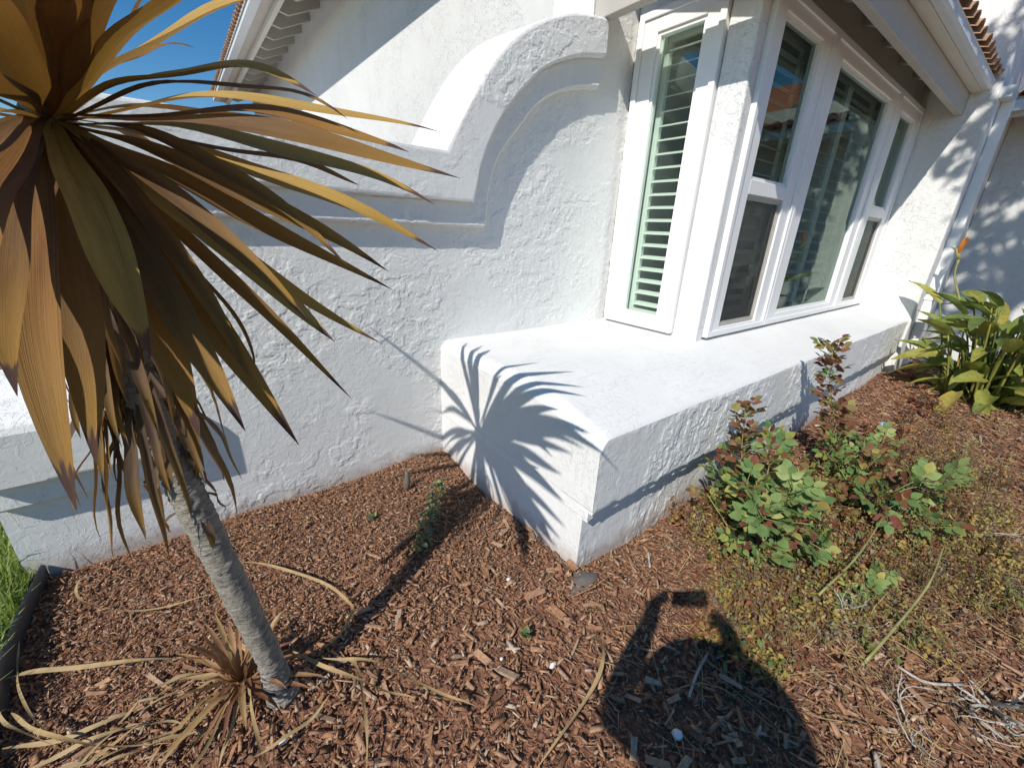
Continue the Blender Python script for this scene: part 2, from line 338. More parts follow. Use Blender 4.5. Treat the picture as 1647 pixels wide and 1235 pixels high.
# ================================================================== swooping stucco wall
OUT = [(1.307,2.009),(1.376,2.129),(1.446,2.244),(1.530,2.373),(1.629,2.504),(1.744,2.621),(1.880,2.726),(2.024,2.804),(2.176,2.866),(2.323,2.905),(2.541,2.937)]
BAND = [(1.502,1.740),(1.517,1.812),(1.538,1.931),(1.589,2.051),(1.641,2.148),(1.715,2.260),(1.838,2.392),(1.998,2.533),(2.170,2.621),(2.336,2.682),(2.548,2.729)]
STEP = [(1.618,1.595),(1.632,1.699),(1.645,1.825),(1.690,1.975),(1.776,2.105),(1.889,2.227),(1.986,2.339),(2.108,2.418),(2.236,2.478),(2.412,2.530),(2.555,2.549)]
swoop = empty('garden_wall', (1.0, 2.6, 0))
tag(swoop, 'white lace stucco wall with swooping stepped moulding beside the bay window', 'wall')
XL = -.25
def cols(c, n1=60, n2=70):
    p0 = c[0]; led = [(XL+(p0[0]-XL)*i/n1, p0[1]) for i in range(n1)]
    return led + [(p.x, p.y) for p in spline([(a, b, 0) for a, b in c], n2)]
def jit(i, k, a=.002): return a*(math.sin(i*.21+k*2.1)+math.sin(i*.13+k*1.3))
CO, CB, CS = cols(OUT), cols(BAND), cols(STEP); NC = len(CO)
def lerp(a, b, t): return (a[0]+(b[0]-a[0])*t, a[1]+(b[1]-a[1])*t)
def sweep(name, prof, mat):
    vs = []; k = len(prof(0))
    for i in range(NC): vs += [Vector(p) - swoop.location for p in prof(i)]
    fs = [(i*k+j, i*k+j+1, (i+1)*k+j+1, (i+1)*k+j) for i in range(NC-1) for j in range(k-1)]
    fs += [tuple(range(k-1, -1, -1)), tuple((NC-1)*k+j for j in range(k))]
    return mobj(name, vs, fs, mat, swoop)
def band_prof(i):
    o, b = CO[i], CB[i]; q = lerp(o, b, .05); r_ = lerp(o, b, .015); e = jit(i, 1); c2 = lerp(o, b, .965)
    return [(o[0], 2.87, o[1]+.04), (o[0], 2.40+e, o[1]), (r_[0], 2.368+e, r_[1]), (q[0], 2.36+e*.6, q[1]), (c2[0], 2.36+e*.6, c2[1]), (b[0], 2.368, b[1]+e), (b[0], 2.48, b[1]+e)]
def step_prof(i):
    b, s_ = CB[i], CS[i]; t = lerp(b, s_, -.05); c2 = lerp(b, s_, .93); e = jit(i, 2)
    return [(t[0], 2.48, t[1]), (t[0], 2.41+e*.5, t[1]), (c2[0], 2.41+e*.5, c2[1]), (s_[0], 2.417, s_[1]+e), (s_[0], 2.48, s_[1]+e)]
sweep('cap_band', band_prof, M['stucco'])
HO, HB, HS = cols(OUT, 330, 360), cols(BAND, 330, 360), cols(STEP, 330, 360)
def relief(name, A_, B_, y0, t0, t1, rows):
    T_ = np.linspace(t0, t1, rows)[:, None]; a, b = np.array(A_), np.array(B_); X_ = a[None, :, 0]*(1-T_)+b[None, :, 0]*T_; Z_ = a[None, :, 1]*(1-T_)+b[None, :, 1]*T_
    ed = np.clip(np.minimum(T_-t0, t1-T_)/.05, 0, 1); Y_ = y0-lace(X_+3.3, Z_+1.7)*ed+.003*(1-ed)
    grid_mesh(name, np.stack([X_, Y_, Z_], -1)-np.array(swoop.location), M['stucco_fine'], swoop)
relief('band_face', HO, HB, 2.358, .03, .985, 66); relief('step_face', HB, HS, 2.4075, .02, .95, 32)
sweep('moulding_step', step_prof, M['stucco'])
# wall body (front and back skins)
mb = MB(); k = 10
gxs = np.arange(XL, 2.97, .0042); gzs = np.arange(-.08, 3.3, .0042); U, Vv = np.meshgrid(gxs, gzs)
mid = np.array([lerp(CB[i], CS[i], .5) for i in range(NC)]); zl = np.interp(gxs, mid[:, 0], mid[:, 1]); zl = np.where(gxs > 2.50, 9, zl)
kp = (Vv[:-1, :-1] < zl[None, :-1]) & ~((gxs[None, :-1] > 1.36) & (Vv[:-1, :-1] < .80))
Pg = np.stack([U, 2.46-lace(U, Vv), Vv], -1)-np.array(swoop.location); grid_mesh('wall_face', Pg, M['stucco_fine'], swoop, kp)
bk = [(CO[i][0], 2.86, CO[i][1]-.02) for i in range(NC)] + [(CO[i][0], 2.86, -.15) for i in range(NC)]
mb.add(bk, [(i+1, i, NC+i, NC+i+1) for i in range(NC-1)])
mb.quad((XL, 2.46, -.15), (XL, 2.46, 1.7), (XL, 2.86, 1.98), (XL, 2.86, -.15))
mb.v = [tuple(Vector(v)-swoop.location) for v in mb.v]
mb.obj('wall_body', M['stucco'], swoop)

# low ledge wall at the left end
low = empty('low_wall', (-.53, 2.6, 0)); tag(low, 'low white stucco wall with moulded ledge behind the leaning strap-leaved tree', 'wall')
def prism(mbq, prof, x0, x1, n=12):
    vs = []
    for i in range(n+1):
        x = x0+(x1-x0)*i/n; vs += [(x, y+jit(i, yi, .002), z) for yi, (y, z) in enumerate(prof)]
    m_ = len(prof); fs = [(i*m_+j, (i+1)*m_+j, (i+1)*m_+(j+1) % m_, i*m_+(j+1) % m_) for i in range(n) for j in range(m_)]
    fs += [tuple(range(m_)), tuple(n*m_+j for j in range(m_-1, -1, -1))]
    return mbq.add(vs, fs)
def local(mbq, o): mbq.v = [tuple(Vector(v)-o.location) for v in mbq.v]; return mbq
local(prism(MB(), [(2.87, .89), (2.43, .80), (2.375, .775), (2.36, .745), (2.36, .52), (2.37, .508), (2.48, .508), (2.87, .508)], -.83, -.21), low).obj('cap_band', M['stucco'], low, bevel=.012)
local(prism(MB(), [(2.48, .53), (2.41, .53), (2.41, .40), (2.42, .388), (2.48, .388)], -.825, -.235), low).obj('moulding_step', M['stucco'], low)
local(MB().box(-.83, XL-.003, 2.457, 2.86, -.15, .52), low).obj('wall_body', M['stucco'], low)

# ================================================================== house
house = empty('house', (4.5, 2.6, 0)); tag(house, 'white stucco house with box bay window, deep sill and clay tile eaves', 'house')
HL = house.location
def hp(mbq, name, mat, parent=None, smooth=False, bevel=0):
    """part of the house: geometry given in place, stored relative to the house"""
    local(mbq, house); return mbq.obj(name, mat, parent or house, smooth, bevel)
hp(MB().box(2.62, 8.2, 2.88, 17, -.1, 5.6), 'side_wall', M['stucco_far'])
hp(MB().box(2.50, 2.963, 2.468, 2.879, -.1, 3.6).box(2.925, 6.9, 2.5, 2.879, 3.05, 3.7), 'front_wall', M['stucco_fine'])

# --- deep stucco sill under the bay window
def sill_z(x, y):
    z = .862 - .095*smooth01((1.56-y)/.60)**1.1
    d = x-1.3; 
    if d < .06: z -= .058*(1-d/.06)**2.2
    e = y-1.0
    if e < .04: z -= .020*(1-e/.04)**2
    return z + .0015*math.sin(5*x+3*y)+.0008*math.sin(13*x-7*y)
sx = [1.3+t for t in (0, .008, .02, .035, .055, .08, .11, .15, .2)] + list(np.linspace(1.55, 6.9, 60))
sy = [1.0+t for t in (0, .006, .014, .024, .036, .05, .07)] + list(np.linspace(1.1, 2.47, 24))
def wob(x, y): return .0015*math.sin(4.1*x+2.2*y)+.001*math.sin(9.7*x+5*y)
vs = [(x + (wob(0, y*2) if i == 0 else 0), y + (wob(x, 0) if j == 0 else 0), sill_z(x, y)) for j, y in enumerate(sy) for i, x in enumerate(sx)]
n_ = len(sx); mb = MB().add(vs, [(j*n_+i, j*n_+i+1, (j+1)*n_+i+1, (j+1)*n_+i) for j in range(len(sy)-1) for i in range(n_-1)])
sill = hp(mb, 'sill_ledge', M['sill'], smooth=True)
mb = MB()
fr = []
CX0 = 1.3+wob(0, 2.0)
fxs = np.concatenate([np.arange(CX0, 3.6, .0045), np.arange(3.6, 6.9, .010)]); tv = np.linspace(0, 1, 74)
def front_strip(name, zt, zb, y0):
    Zt, Zb, Y0 = zt(fxs), zb(fxs), y0(fxs); Zg = Zt[None]+(Zb-Zt)[None]*tv[:, None]; Xg = np.repeat(fxs[None], len(tv), 0)
    rel = lace(Xg*1.25+5, Zg*.8+2)*1.7; fade = np.clip(np.minimum(tv, 1-tv)/.04, 0, 1)[:, None]
    Yg = Y0[None]-rel*fade+.010*(1-sstep(1-tv, 0, .03))[:, None]*0
    grid_mesh(name, np.stack([Xg, Yg, Zg], -1)-np.array(house.location), M['stucco_fine'], house)
e_ = lambda x: .005*np.sin(23*x)+.004*np.sin(61*x+1)+.008*(vnoise(x*40, x*0+3.3)-.5)
w_ = lambda x: 1.0+.0015*np.sin(4.1*x)+.001*np.sin(9.7*x)
front_strip('sill_front', lambda x: np.array([sill_z(a, 1.0) for a in x]), lambda x: .372+e_(x), w_)
front_strip('sill_step', lambda x: .374+e_(x)*0, lambda x: .315+e_(x)*.8, lambda x: 0*x+1.024)
front_strip('sill_plinth', lambda x: .330+0*x, lambda x: 0*x-.10, lambda x: 0*x+1.056)
und = MB()
for i in range(0, len(fxs)-1):
    a, b = fxs[i], fxs[i+1]; za, zb_ = .372+e_(np.array([a]))[0], .372+e_(np.array([b]))[0]; und.quad((a, w_(a), za), (b, w_(b), zb_), (b, 1.09, zb_), (a, 1.09, za))
    za, zb_ = .315+.8*e_(np.array([a]))[0], .315+.8*e_(np.array([b]))[0]; und.quad((a, 1.024, za), (b, 1.024, zb_), (b, 1.09, zb_), (a, 1.09, za))
hp(und, 'sill_soffit', M['stucco_fine'])
lf_ = []
for y in sy:       # left skirt
    xx = 1.3 + wob(0, y*2)
    yb = y if y > 1.0 else 1.0+wob(1.3, 0); ys = max(y, 1.024); yp = max(y, 1.056)
    lf_.append([(xx, yb, sill_z(1.3, y)), (xx, yb, .60), (xx, yb, .384), (xx+.004, yb, .377), (CX0+.004, ys, .374), (CX0+.001, ys, .318), (CX0+.004, yp, .312), (CX0+.003, yp, .1), (CX0+.003, yp, -.15)])
sk = MB(); m_ = len(lf_[0]); sk.add([p for c in lf_ for p in c], [(i*m_+j, (i+1)*m_+j, (i+1)*m_+j+1, i*m_+j+1) for i in range(len(lf_)-1) for j in range(m_-1)])
hp(sk, 'sill_side', M['sill'])

# --- bay window box
FY, WX = 1.54, 2.944
hp(MB().box(WX, 3.045, FY, 1.735, .80, 3.12).box(WX+.02, 3.04, 1.7351, 2.46, 3.065, 3.2).box(WX+.02, 3.04, 1.7351, 2.46, .78, .885).box(WX+.02, 3.04, 2.40, 2.46, .885, 3.065), 'corner_post', M['stucco'], bevel=.012)
hp(MB().box(3.046, 6.9, FY+.03, FY+.12, .78, .885), 'window_base', M['stucco'])
hp(MB().box(3.046, 6.9, FY+.03, FY+.12, 3.04, 3.34), 'window_header', M['trim'])
# dark room behind
hp(MB().quad((3.05, 2.80, .7), (6.89, 2.80, .7), (6.89, 2.80, 3.1), (3.05, 2.80, 3.1)).quad((3.05, 1.67, .78), (6.89, 1.67, .78), (6.89, 2.79, .78), (3.05, 2.79, .78))
   .quad((3.05, 1.6, 3.11), (6.89, 1.6, 3.11), (6.89, 2.79, 3.11), (3.05, 2.79, 3.11)), 'room', M['room'])
fmap = lambda u, d, z: (u, FY-d, z)
lmap = lambda u, d, z: (WX-d, u, z)
def wbox(mbq, mp, u0, u1, d0, d1, z0, z1):
    return mbq.add([mp(u, d, z) for z in (z0, z1) for u, d in ((u0, d0), (u1, d0), (u1, d1), (u0, d1))],
                   [(0,3,2,1),(4,5,6,7),(0,1,5,4),(1,2,6,5),(2,3,7,6),(3,0,4,7)])
def ring(mbq, mp, u0, u1, z0, z1, w_, d0, d1, wb=None):
    wb = w_ if wb is None else wb
    wbox(mbq, mp, u0, u0+w_, d0, d1, z0, z1); wbox(mbq, mp, u1-w_, u1, d0, d1, z0, z1)
    wbox(mbq, mp, u0+w_, u1-w_, d0, d1, z0, z0+wb); wbox(mbq, mp, u0+w_, u1-w_, d0, d1, z1-w_, z1); return mbq
def louvers(win, mp, u0, u1, z0, z1, dep, pitch=.094, wid=.088, tilt=17, stile=.05):
    fr_ = MB(); ring(fr_, mp, u0, u1, z0, z1, stile, dep-.02, dep+.012); hp(fr_, 'shutter_frame', M['shutter'], win)
    a = R(tilt); h = wid/2; z = z0+stile+pitch*.5; base = None
    prof = [(-h, 0), (-h*.5, .006), (h*.5, .006), (h, 0), (h*.5, -.006), (-h*.5, -.006)]
    while z < z1-stile-.03:
        if base is None:
            vs = [mp(u, dep-.005+p*math.cos(a)-q*math.sin(a), z - p*math.sin(a) + q*math.cos(a)) for u in (u0+stile+.003, u1-stile-.003) for p, q in prof]
            base = hp(MB().add(vs, [(i, (i+1) % 6, 6+(i+1) % 6, 6+i) for i in range(6)] + [tuple(range(5, -1, -1)), tuple(range(6, 12))]), 'louver', M['shutter'], win); zb = z
        else:
            c = base.copy(); COL.objects.link(c); c.location = (0, 0, z-zb)
        z += pitch
def window(mp, u0, u1, z0, z1, panes, wide=.10):
    """panes: glass rectangles (u0,u1,z0,z1,screen?)"""
    mbq = MB(); ring(mbq, mp, u0, u1, z0, z1, .045, -.05, .032)
    # inner frame fills up to each pane
    pu0, pu1 = min(p[0] for p in panes), max(p[1] for p in panes)
    wbox(mbq, mp, u0+.045, pu0-.022, -.05, .018, z0+.045, z1-.045); wbox(mbq, mp, pu1+.022, u1-.045, -.05, .018, z0+.045, z1-.045)
    zs = sorted(panes, key=lambda p: p[2]); lo = z0+.045
    for p in zs:
        wbox(mbq, mp, pu0-.022, pu1+.022, -.05, .0182, lo, p[2]-.022); lo = p[3]+.022
    wbox(mbq, mp, pu0-.022, pu1+.022, -.05, .0182, lo, z1-.045)
    win = hp(mbq, 'window', M['vinyl'], bevel=.004)
    for (a, b, c, d_, scr) in panes:
        hp(ring(MB(), mp, a-.021, b+.021, c-.021, d_+.021, .021, -.045, .004), 'sash', M['alu'] if scr else M['vinyl'], win)
        hp(MB().quad(mp(a-.01, -.02, c-.01), mp(b+.01, -.02, c-.01), mp(b+.01, -.02, d_+.01), mp(a-.01, -.02, d_+.01)), 'pane', M['glass'], win)
        if scr:
            hp(MB().quad(mp(a, -.008, c), mp(b, -.008, c), mp(b, -.008, d_), mp(a, -.008, d_)), 'insect_screen', M['screen'], win)
            hp(ring(MB(), mp, a, b, c, d_, .014, -.012, -.002), 'screen_frame', M['alu'], win)
    return win
wl = window(lmap, 1.742, 2.405, .885, 3.06, [(1.90, 2.224, .992, 2.905, False)]); louvers(wl, lmap, 1.885, 2.24, .96, 2.93, -.10, stile=.045)
w1 = window(fmap, 3.05, 4.035, .885, 3.035, [(3.25, 3.82, 2.012, 2.90, False), (3.25, 3.82, .97, 1.875, True)]); louvers(w1, fmap, 3.16, 3.92, .94, 2.95, -.12)
w2 = window(fmap, 4.04, 5.90, .885, 3.035, [(4.28, 5.665, .995, 2.885, False)]); louvers(w2, fmap, 4.22, 4.96, .94, 2.95, -.12); louvers(w2, fmap, 4.97, 5.71, .94, 2.95, -.12)
w3 = window(fmap, 5.905, 6.885, .885, 3.035, [(6.14, 6.65, 2.012, 2.87, False), (6.14, 6.65, .975, 1.872, True)]); louvers(w3, fmap, 6.06, 6.72, .94, 2.95, -.12)

# --- bay roof: beams, rafters, gutter, tiles
hp(MB().box(2.50, 6.898, 1.19, 1.25, 2.93, 3.14), 'eave_beam', M['trim'], bevel=.006)
hp(MB().box(2.50, 2.58, 1.252, 2.455, 2.93, 3.18), 'side_beam', M['trim'], bevel=.006)
hp(MB().box(2.44, 6.897, 1.105, 1.188, 3.125, 3.24), 'fascia', M['trim_light'], bevel=.004)
gut = MB(); prof = [(1.103, 3.225), (1.103, 3.135), (1.055, 3.135), (1.038, 3.155), (1.038, 3.195), (1.030, 3.21), (1.045, 3.215), (1.05, 3.16), (1.09, 3.15)]
vs = [(x, y, z) for x in (2.42, 6.93) for y, z in prof]; m_ = len(prof)
gut.add(vs, [(i, i+1, m_+i+1, m_+i) for i in range(m_-1)]+[tuple(range(m_)), tuple(range(2*m_-1, m_-1, -1))]); hp(gut, 'gutter', M['gutter'])
roof = hp(MB().add([(2.42, 1.08, 3.265), (6.9, 1.08, 3.265), (6.9, 2.88, 3.78), (2.42, 2.88, 3.78), (2.42, 1.08, 3.243), (6.9, 1.08, 3.243), (6.9, 2.88, 3.74), (2.42, 2.88, 3.74)],
      [(0,1,2,3),(7,6,5,4),(0,4,5,1),(1,5,6,2),(2,6,7,3),(3,7,4,0)]), 'bay_roof', M['trim'])
for i in range(8):
    x = 2.9+i*.56; r_ = MB().box(x, x+.06, 1.255, 2.49, 0, .12)
    r_.v = [(a, b, c+3.13+(b-1.28)*.285) for a, b, c in r_.v]; hp(r_, 'rafter', M['trim'], roof)
def barrel(mbq, p0, p1, side, upv, rad, n=7, th=.014):
    p0, p1, side, upv = map(Vector, (p0, p1, side, upv)); vs = []
    for p, r_ in ((p0, rad), (p1, rad*.86)):
        for rr in (r_, r_-th):
            for k_ in range(n):
                a = math.pi*k_/(n-1); vs.append(p+side*math.cos(a)*rr+upv*math.sin(a)*rr*.85)
    fs = []
    for k_ in range(n-1):
        fs += [(k_, k_+1, 2*n+k_+1, 2*n+k_), (n+k_+1, n+k_, 3*n+k_, 3*n+k_+1), (k_+1, k_, n+k_, n+k_+1), (2*n+k_, 2*n+k_+1, 3*n+k_+1, 3*n+k_)]
    return mbq.add(vs, fs)
for i in range(24):
    x = 2.5+i*.19
    for r_ in range(3):
        y0 = 1.01+r_*.40+random.uniform(-.012, .012); z0 = 3.235+(y0-1.05)*.288+.012
        o = hp(barrel(MB(), (x, y0, z0), (x, y0+.46, z0+.46*.288-.012), (1, 0, 0), (0, -.28, .96), .078), 'roof_tile', M['tile'], roof)
# --- tall wall at the right end, with downspout
wing = hp(MB().box(6.9, 8.9, .97, 2.88, -.1, 6.2), 'end_wall', M['stucco'], bevel=.02)
ds = hp(MB().box(7.16, 7.27, .875, .968, .42, 3.08), 'downspout', M['vinyl'], bevel=.008)
hp(MB().add([(7.16, .875, .42), (7.27, .875, .42), (7.27, .968, .42), (7.16, .968, .42), (7.16, .72, .27), (7.27, .72, .27), (7.27, .76, .20), (7.16, .76, .20)],
   [(0,1,5,4),(1,2,6,5),(2,3,7,6),(3,0,4,7)]), 'spout_elbow', M['vinyl'], ds)
for z in (1.0, 2.2): hp(MB().box(7.15, 7.28, .870, .972, z, z+.03), 'strap', M['vinyl'], ds)
hp(MB().box(6.93, 7.28, .88, 1.0, 3.06, 3.16), 'gutter_outlet', M['gutter'])
# --- far wing beyond, with its own eave
far = empty('garage_wing', (8.6, -1.0, 0)); tag(far, 'shaded far stucco wing with low eave behind the orange-flowered plant', 'building')
def fp(mbq, name, mat, parent=None, bevel=0): local(mbq, far); return mbq.obj(name, mat, parent or far, False, bevel)
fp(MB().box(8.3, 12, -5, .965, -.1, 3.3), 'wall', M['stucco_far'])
fp(MB().box(7.72, 7.80, -5, .96, 3.02, 3.16), 'fascia', M['trim_light']); fp(MB().box(7.62, 7.715, -5, .95, 3.06, 3.16), 'gutter', M['gutter'])
fr_ = fp(MB().add([(7.66, -5, 3.17), (7.66, .96, 3.17), (10, .96, 4.0), (10, -5, 4.0), (7.66, -5, 3.20), (7.66, .96, 3.20), (10, .96, 4.03), (10, -5, 4.03)], [(3,2,1,0),(4,5,6,7),(0,1,5,4),(1,2,6,5),(2,3,7,6),(3,0,4,7)]), 'roof', M['trim'])
for i in range(30): fp(barrel(MB(), (7.62, .85-i*.19, 3.19), (8.1, .85-i*.19, 3.36), (0, 1, 0), (-.3, 0, .95), .08), 'roof_tile', M['tile_red'], fr_)

# --- upper side eave (left, against the sky)
eave = hp(MB().add([(1.56, 2.9, 4.86), (1.56, 17, 4.86), (2.62, 17, 5.28), (2.62, 2.9, 5.28), (1.56, 2.9, 4.90), (1.56, 17, 4.90), (2.62, 17, 5.32), (2.62, 2.9, 5.32)],
      [(0,1,2,3),(7,6,5,4),(0,4,5,1),(1,5,6,2),(2,6,7,3),(3,7,4,0)]), 'side_roof', M['trim_light'])
for k in range(-9, 12):
    y = 9.03+.65*k
    if y < 3.0 or y > 16.8: continue
    P = [(2.62, 4.958), (2.112, 4.72), (1.952, 4.745), (1.952, 5.0), (2.62, 5.26)]
    vs = [(x, yy, z) for yy in (y, y+.07) for x, z in P]
    hp(MB().add(vs, [(0,1,2,3,4), (9,8,7,6,5)] + [(i, 5+i, 5+(i+1) % 5, (i+1) % 5) for i in range(5)]), 'rafter', M['trim'], eave)
hp(MB().box(1.88, 1.95, 2.9, 17, 4.70, 4.93), 'side_fascia', M['trim_light'], bevel=.004)
hp(MB().box(1.72, 1.878, 2.9, 17, 4.79, 4.87), 'side_soffit', M['trim'])
hp(MB().box(1.58, 1.718, 2.9, 17, 4.78, 4.855), 'side_gutter', M['gutter'], bevel=.006)
for i in range(70): hp(barrel(MB(), (1.52, 3.0+i*.2, 4.885), (1.98, 3.0+i*.2, 5.06), (0, 1, 0), (-.35, 0, .93), .085), 'roof_tile', M['tile'], eave)
hp(MB().add([(1.9, 2.9, 5.02), (1.9, 17, 5.02), (5.4, 17, 6.5), (5.4, 2.9, 6.5)], [(0,1,2,3)]), 'upper_roof', M['tile'])
for (y, z) in ((14.2, 3.72),):
    v_ = MB()
    for j in range(3): v_.box(2.60, 2.625, y+j*.16, y+j*.16+.1, z, z+.22)
    hp(v_, 'wall_vent', M['dark'])

# --- neighbouring house seen at the left, and the one mirrored in the front glass
def simple_house(name, label, pts, ztop, roofm, rise, over=.4):
    """walls on a quadrilateral footprint + hipped roof with clay tile ribs"""
    c = Vector((sum(p[0] for p in pts)/4, sum(p[1] for p in pts)/4, 0)); e = empty(name, c); tag(e, label, 'house')
    P = [Vector((p[0], p[1], 0))-c for p in pts]
    mb = MB().add([(p.x, p.y, -.1) for p in P]+[(p.x, p.y, ztop) for p in P], [(0,1,5,4),(1,2,6,5),(2,3,7,6),(3,0,4,7)]); mb.obj('wall', M['stucco_far'], e)
    Q = [p*(1+over/p.length) for p in P]; m1 = (P[0]+P[3])/2*.45+(P[1]+P[2])/2*0; r0 = (P[0]+P[1])/2*.3; r1 = (P[2]+P[3])/2*.3
    V = [(q.x, q.y, ztop+.02) for q in Q]+[(q.x, q.y, ztop+.12) for q in Q]+[(r0.x, r0.y, ztop+rise), (r1.x, r1.y, ztop+rise)]
    rf = MB().add(V, [(0,1,5,4),(1,2,6,5),(2,3,7,6),(3,0,4,7),(3,2,1,0),(4,5,8),(5,6,9,8),(6,7,9),(7,4,8,9)]).obj('roof', roofm, e)
    return e, P, Q, rf
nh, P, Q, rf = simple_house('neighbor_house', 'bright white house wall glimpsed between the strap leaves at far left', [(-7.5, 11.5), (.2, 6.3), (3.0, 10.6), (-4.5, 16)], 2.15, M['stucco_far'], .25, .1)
mh, P, Q, rf = simple_house('mirrored_house', 'house with red tile roof mirrored in the tall front window', [(15, -9.5), (15, -3.5), (24, -3.5), (24, -9.5)], 4.6, M['tile_red'], 2.2, .5)
for r_ in range(7):
    for i in range(26):
        t = r_/7; y = -9.9+i*.27*1.0; x = 14.55+t*4.1; z = 4.78+t*2.0
        if -9.8+t*1.6 < y < -3.2-t*1.6: barrelo = barrel(MB(), Vector((x, y, z))-mh.location, Vector((x+.7, y, z+.36))-mh.location, (0, 1, 0), (-.4, 0, .9), .14).obj('roof_tile', M['tile_red'], rf)

# ================================================================== leaning strap-leaved tree
palm = empty('cabbage_tree', (0.0, 1.26, 0)); PL = palm.location
tag(palm, 'leaning grey-trunked tree with drooping bronze strap leaves in the mulch', 'tree')
TR = [(0.001,1.260,-0.05),(0.001,1.260,0.02),(-0.008,1.262,.10),(-0.017,1.265,0.206),(-0.057,1.280,0.499),(-0.093,1.310,0.736),(-0.122,1.345,0.920),(-0.145,1.370,1.107),(-0.158,1.400,1.337),(-0.174,1.430,1.568),(-0.178,1.460,1.80)]
pts = spline([Vector(p)-PL for p in TR], 260); rad = []
for i, p in enumerate(pts):
    h = p.z; r_ = .0385 + .016*math.exp(-max(h, 0)/.045) + .003*h; rad.append(r_*(1+.05*(float(vnoise(np.array(i*.31), np.array(2.2)))-.5)+.07*(float(vnoise(np.array(i*.09), np.array(7.2)))-.5)+.03*random.uniform(-1, 1)))
mb = MB().tube(pts, rad, 26)
mb.v = [tuple(Vector(v)+Vector((random.gauss(0, .0016), random.gauss(0, .0016), random.gauss(0, .0016)))) for v in mb.v]
trunk = mb.obj('trunk', M['trunk'], palm, True)
for zz in (.06, .075): # dark cord round the foot
    ring_ = [Vector((.001+.047*math.cos(a), .047*math.sin(a), zz+.006*math.sin(a))) for a in np.linspace(0, 2*math.pi, 25)]
    MB().tube(ring_, .0035, 6, False).obj('tie_cord', M['edging'], palm, True)
LEAVES = [(-0.142,1.434,1.786,0.072,1.273,1.953,0.387,1.080,2.061,0.060,40,0),(-0.147,1.441,1.790,-0.015,1.372,1.963,0.067,1.316,2.024,0.024,20,1),(-0.170,1.412,1.783,-0.087,1.094,1.874,-0.025,0.742,1.930,0.070,0,2),(-0.172,1.411,1.782,-0.107,1.061,1.875,-0.054,0.680,1.902,0.068,0,1),(-0.176,1.410,1.781,-0.151,1.076,1.822,-0.125,0.714,1.833,0.068,10,1),(-0.179,1.410,1.779,-0.192,1.045,1.768,-0.167,0.661,1.736,0.064,0,1),(-0.156,1.416,1.780,0.058,1.090,1.841,0.202,0.757,1.776,0.044,30,3),(-0.156,1.416,1.779,0.092,1.069,1.827,0.233,0.718,1.739,0.028,20,1),(-0.138,1.433,1.780,0.164,1.233,1.840,0.546,1.003,1.801,0.044,35,0),(-0.138,1.433,1.779,0.183,1.213,1.786,0.571,0.965,1.708,0.053,55,1),(-0.148,1.422,1.778,0.178,1.153,1.727,0.302,0.896,1.671,0.024,30,1),(-0.139,1.434,1.776,0.196,1.228,1.695,0.535,1.011,1.540,0.053,40,0),(-0.147,1.426,1.775,0.100,1.168,1.666,0.354,0.904,1.500,0.048,45,1),(-0.141,1.438,1.773,0.085,1.276,1.636,0.440,1.103,1.427,0.048,50,1),(-0.147,1.436,1.771,0.084,1.247,1.533,0.382,1.062,1.294,0.044,35,0),(-0.158,1.422,1.773,0.060,1.110,1.553,0.202,0.812,1.385,0.050,30,3),(-0.154,1.435,1.770,0.043,1.226,1.513,0.283,1.019,1.171,0.032,40,1),(-0.164,1.426,1.770,-0.030,1.126,1.508,0.117,0.833,1.176,0.068,25,2),(-0.168,1.422,1.771,-0.056,1.101,1.499,0.032,0.795,1.244,0.062,15,1),(-0.173,1.417,1.773,-0.114,1.090,1.587,-0.064,0.765,1.401,0.070,-15,3),(-0.171,1.422,1.770,-0.078,1.114,1.486,-0.033,0.822,1.238,0.068,10,2),(-0.180,1.421,1.771,-0.207,1.068,1.504,-0.183,0.738,1.209,0.070,0,2),(-0.164,1.425,1.770,-0.032,1.167,1.579,0.074,0.908,1.260,0.040,15,1),(-0.180,1.416,1.773,-0.215,1.049,1.555,-0.184,0.705,1.389,0.052,0,1),(-0.179,1.422,1.770,-0.169,1.115,1.477,-0.165,0.828,1.227,0.072,5,1),(-0.181,1.414,1.774,-0.223,1.036,1.600,-0.199,0.673,1.460,0.068,0,2),(-0.182,1.412,1.776,-0.235,1.024,1.657,-0.213,0.643,1.549,0.068,0,1),(-0.181,1.411,1.777,-0.235,1.017,1.710,-0.204,0.623,1.632,0.064,0,0),(-0.149,1.422,1.778,0.172,1.090,1.741,0.393,0.755,1.635,0.040,40,0),(-0.158,1.421,1.773,0.034,1.130,1.606,0.170,0.839,1.416,0.040,40,1),(-0.158,1.415,1.779,0.143,0.991,1.773,0.261,0.568,1.684,0.040,30,2),(-0.163,1.424,1.771,0.043,1.147,1.439,0.071,0.924,1.319,0.010,0,1),(-0.180,1.421,1.770,-0.225,1.070,1.463,-0.174,0.765,1.209,0.016,0,1),(-0.150,1.425,1.775,0.076,1.177,1.711,0.276,0.930,1.509,0.036,40,1),(-0.163,1.413,1.782,0.018,1.051,1.890,0.114,0.669,1.883,0.048,20,0),(-0.168,1.412,1.782,-0.041,1.040,1.887,0.022,0.642,1.891,0.056,0,1)]
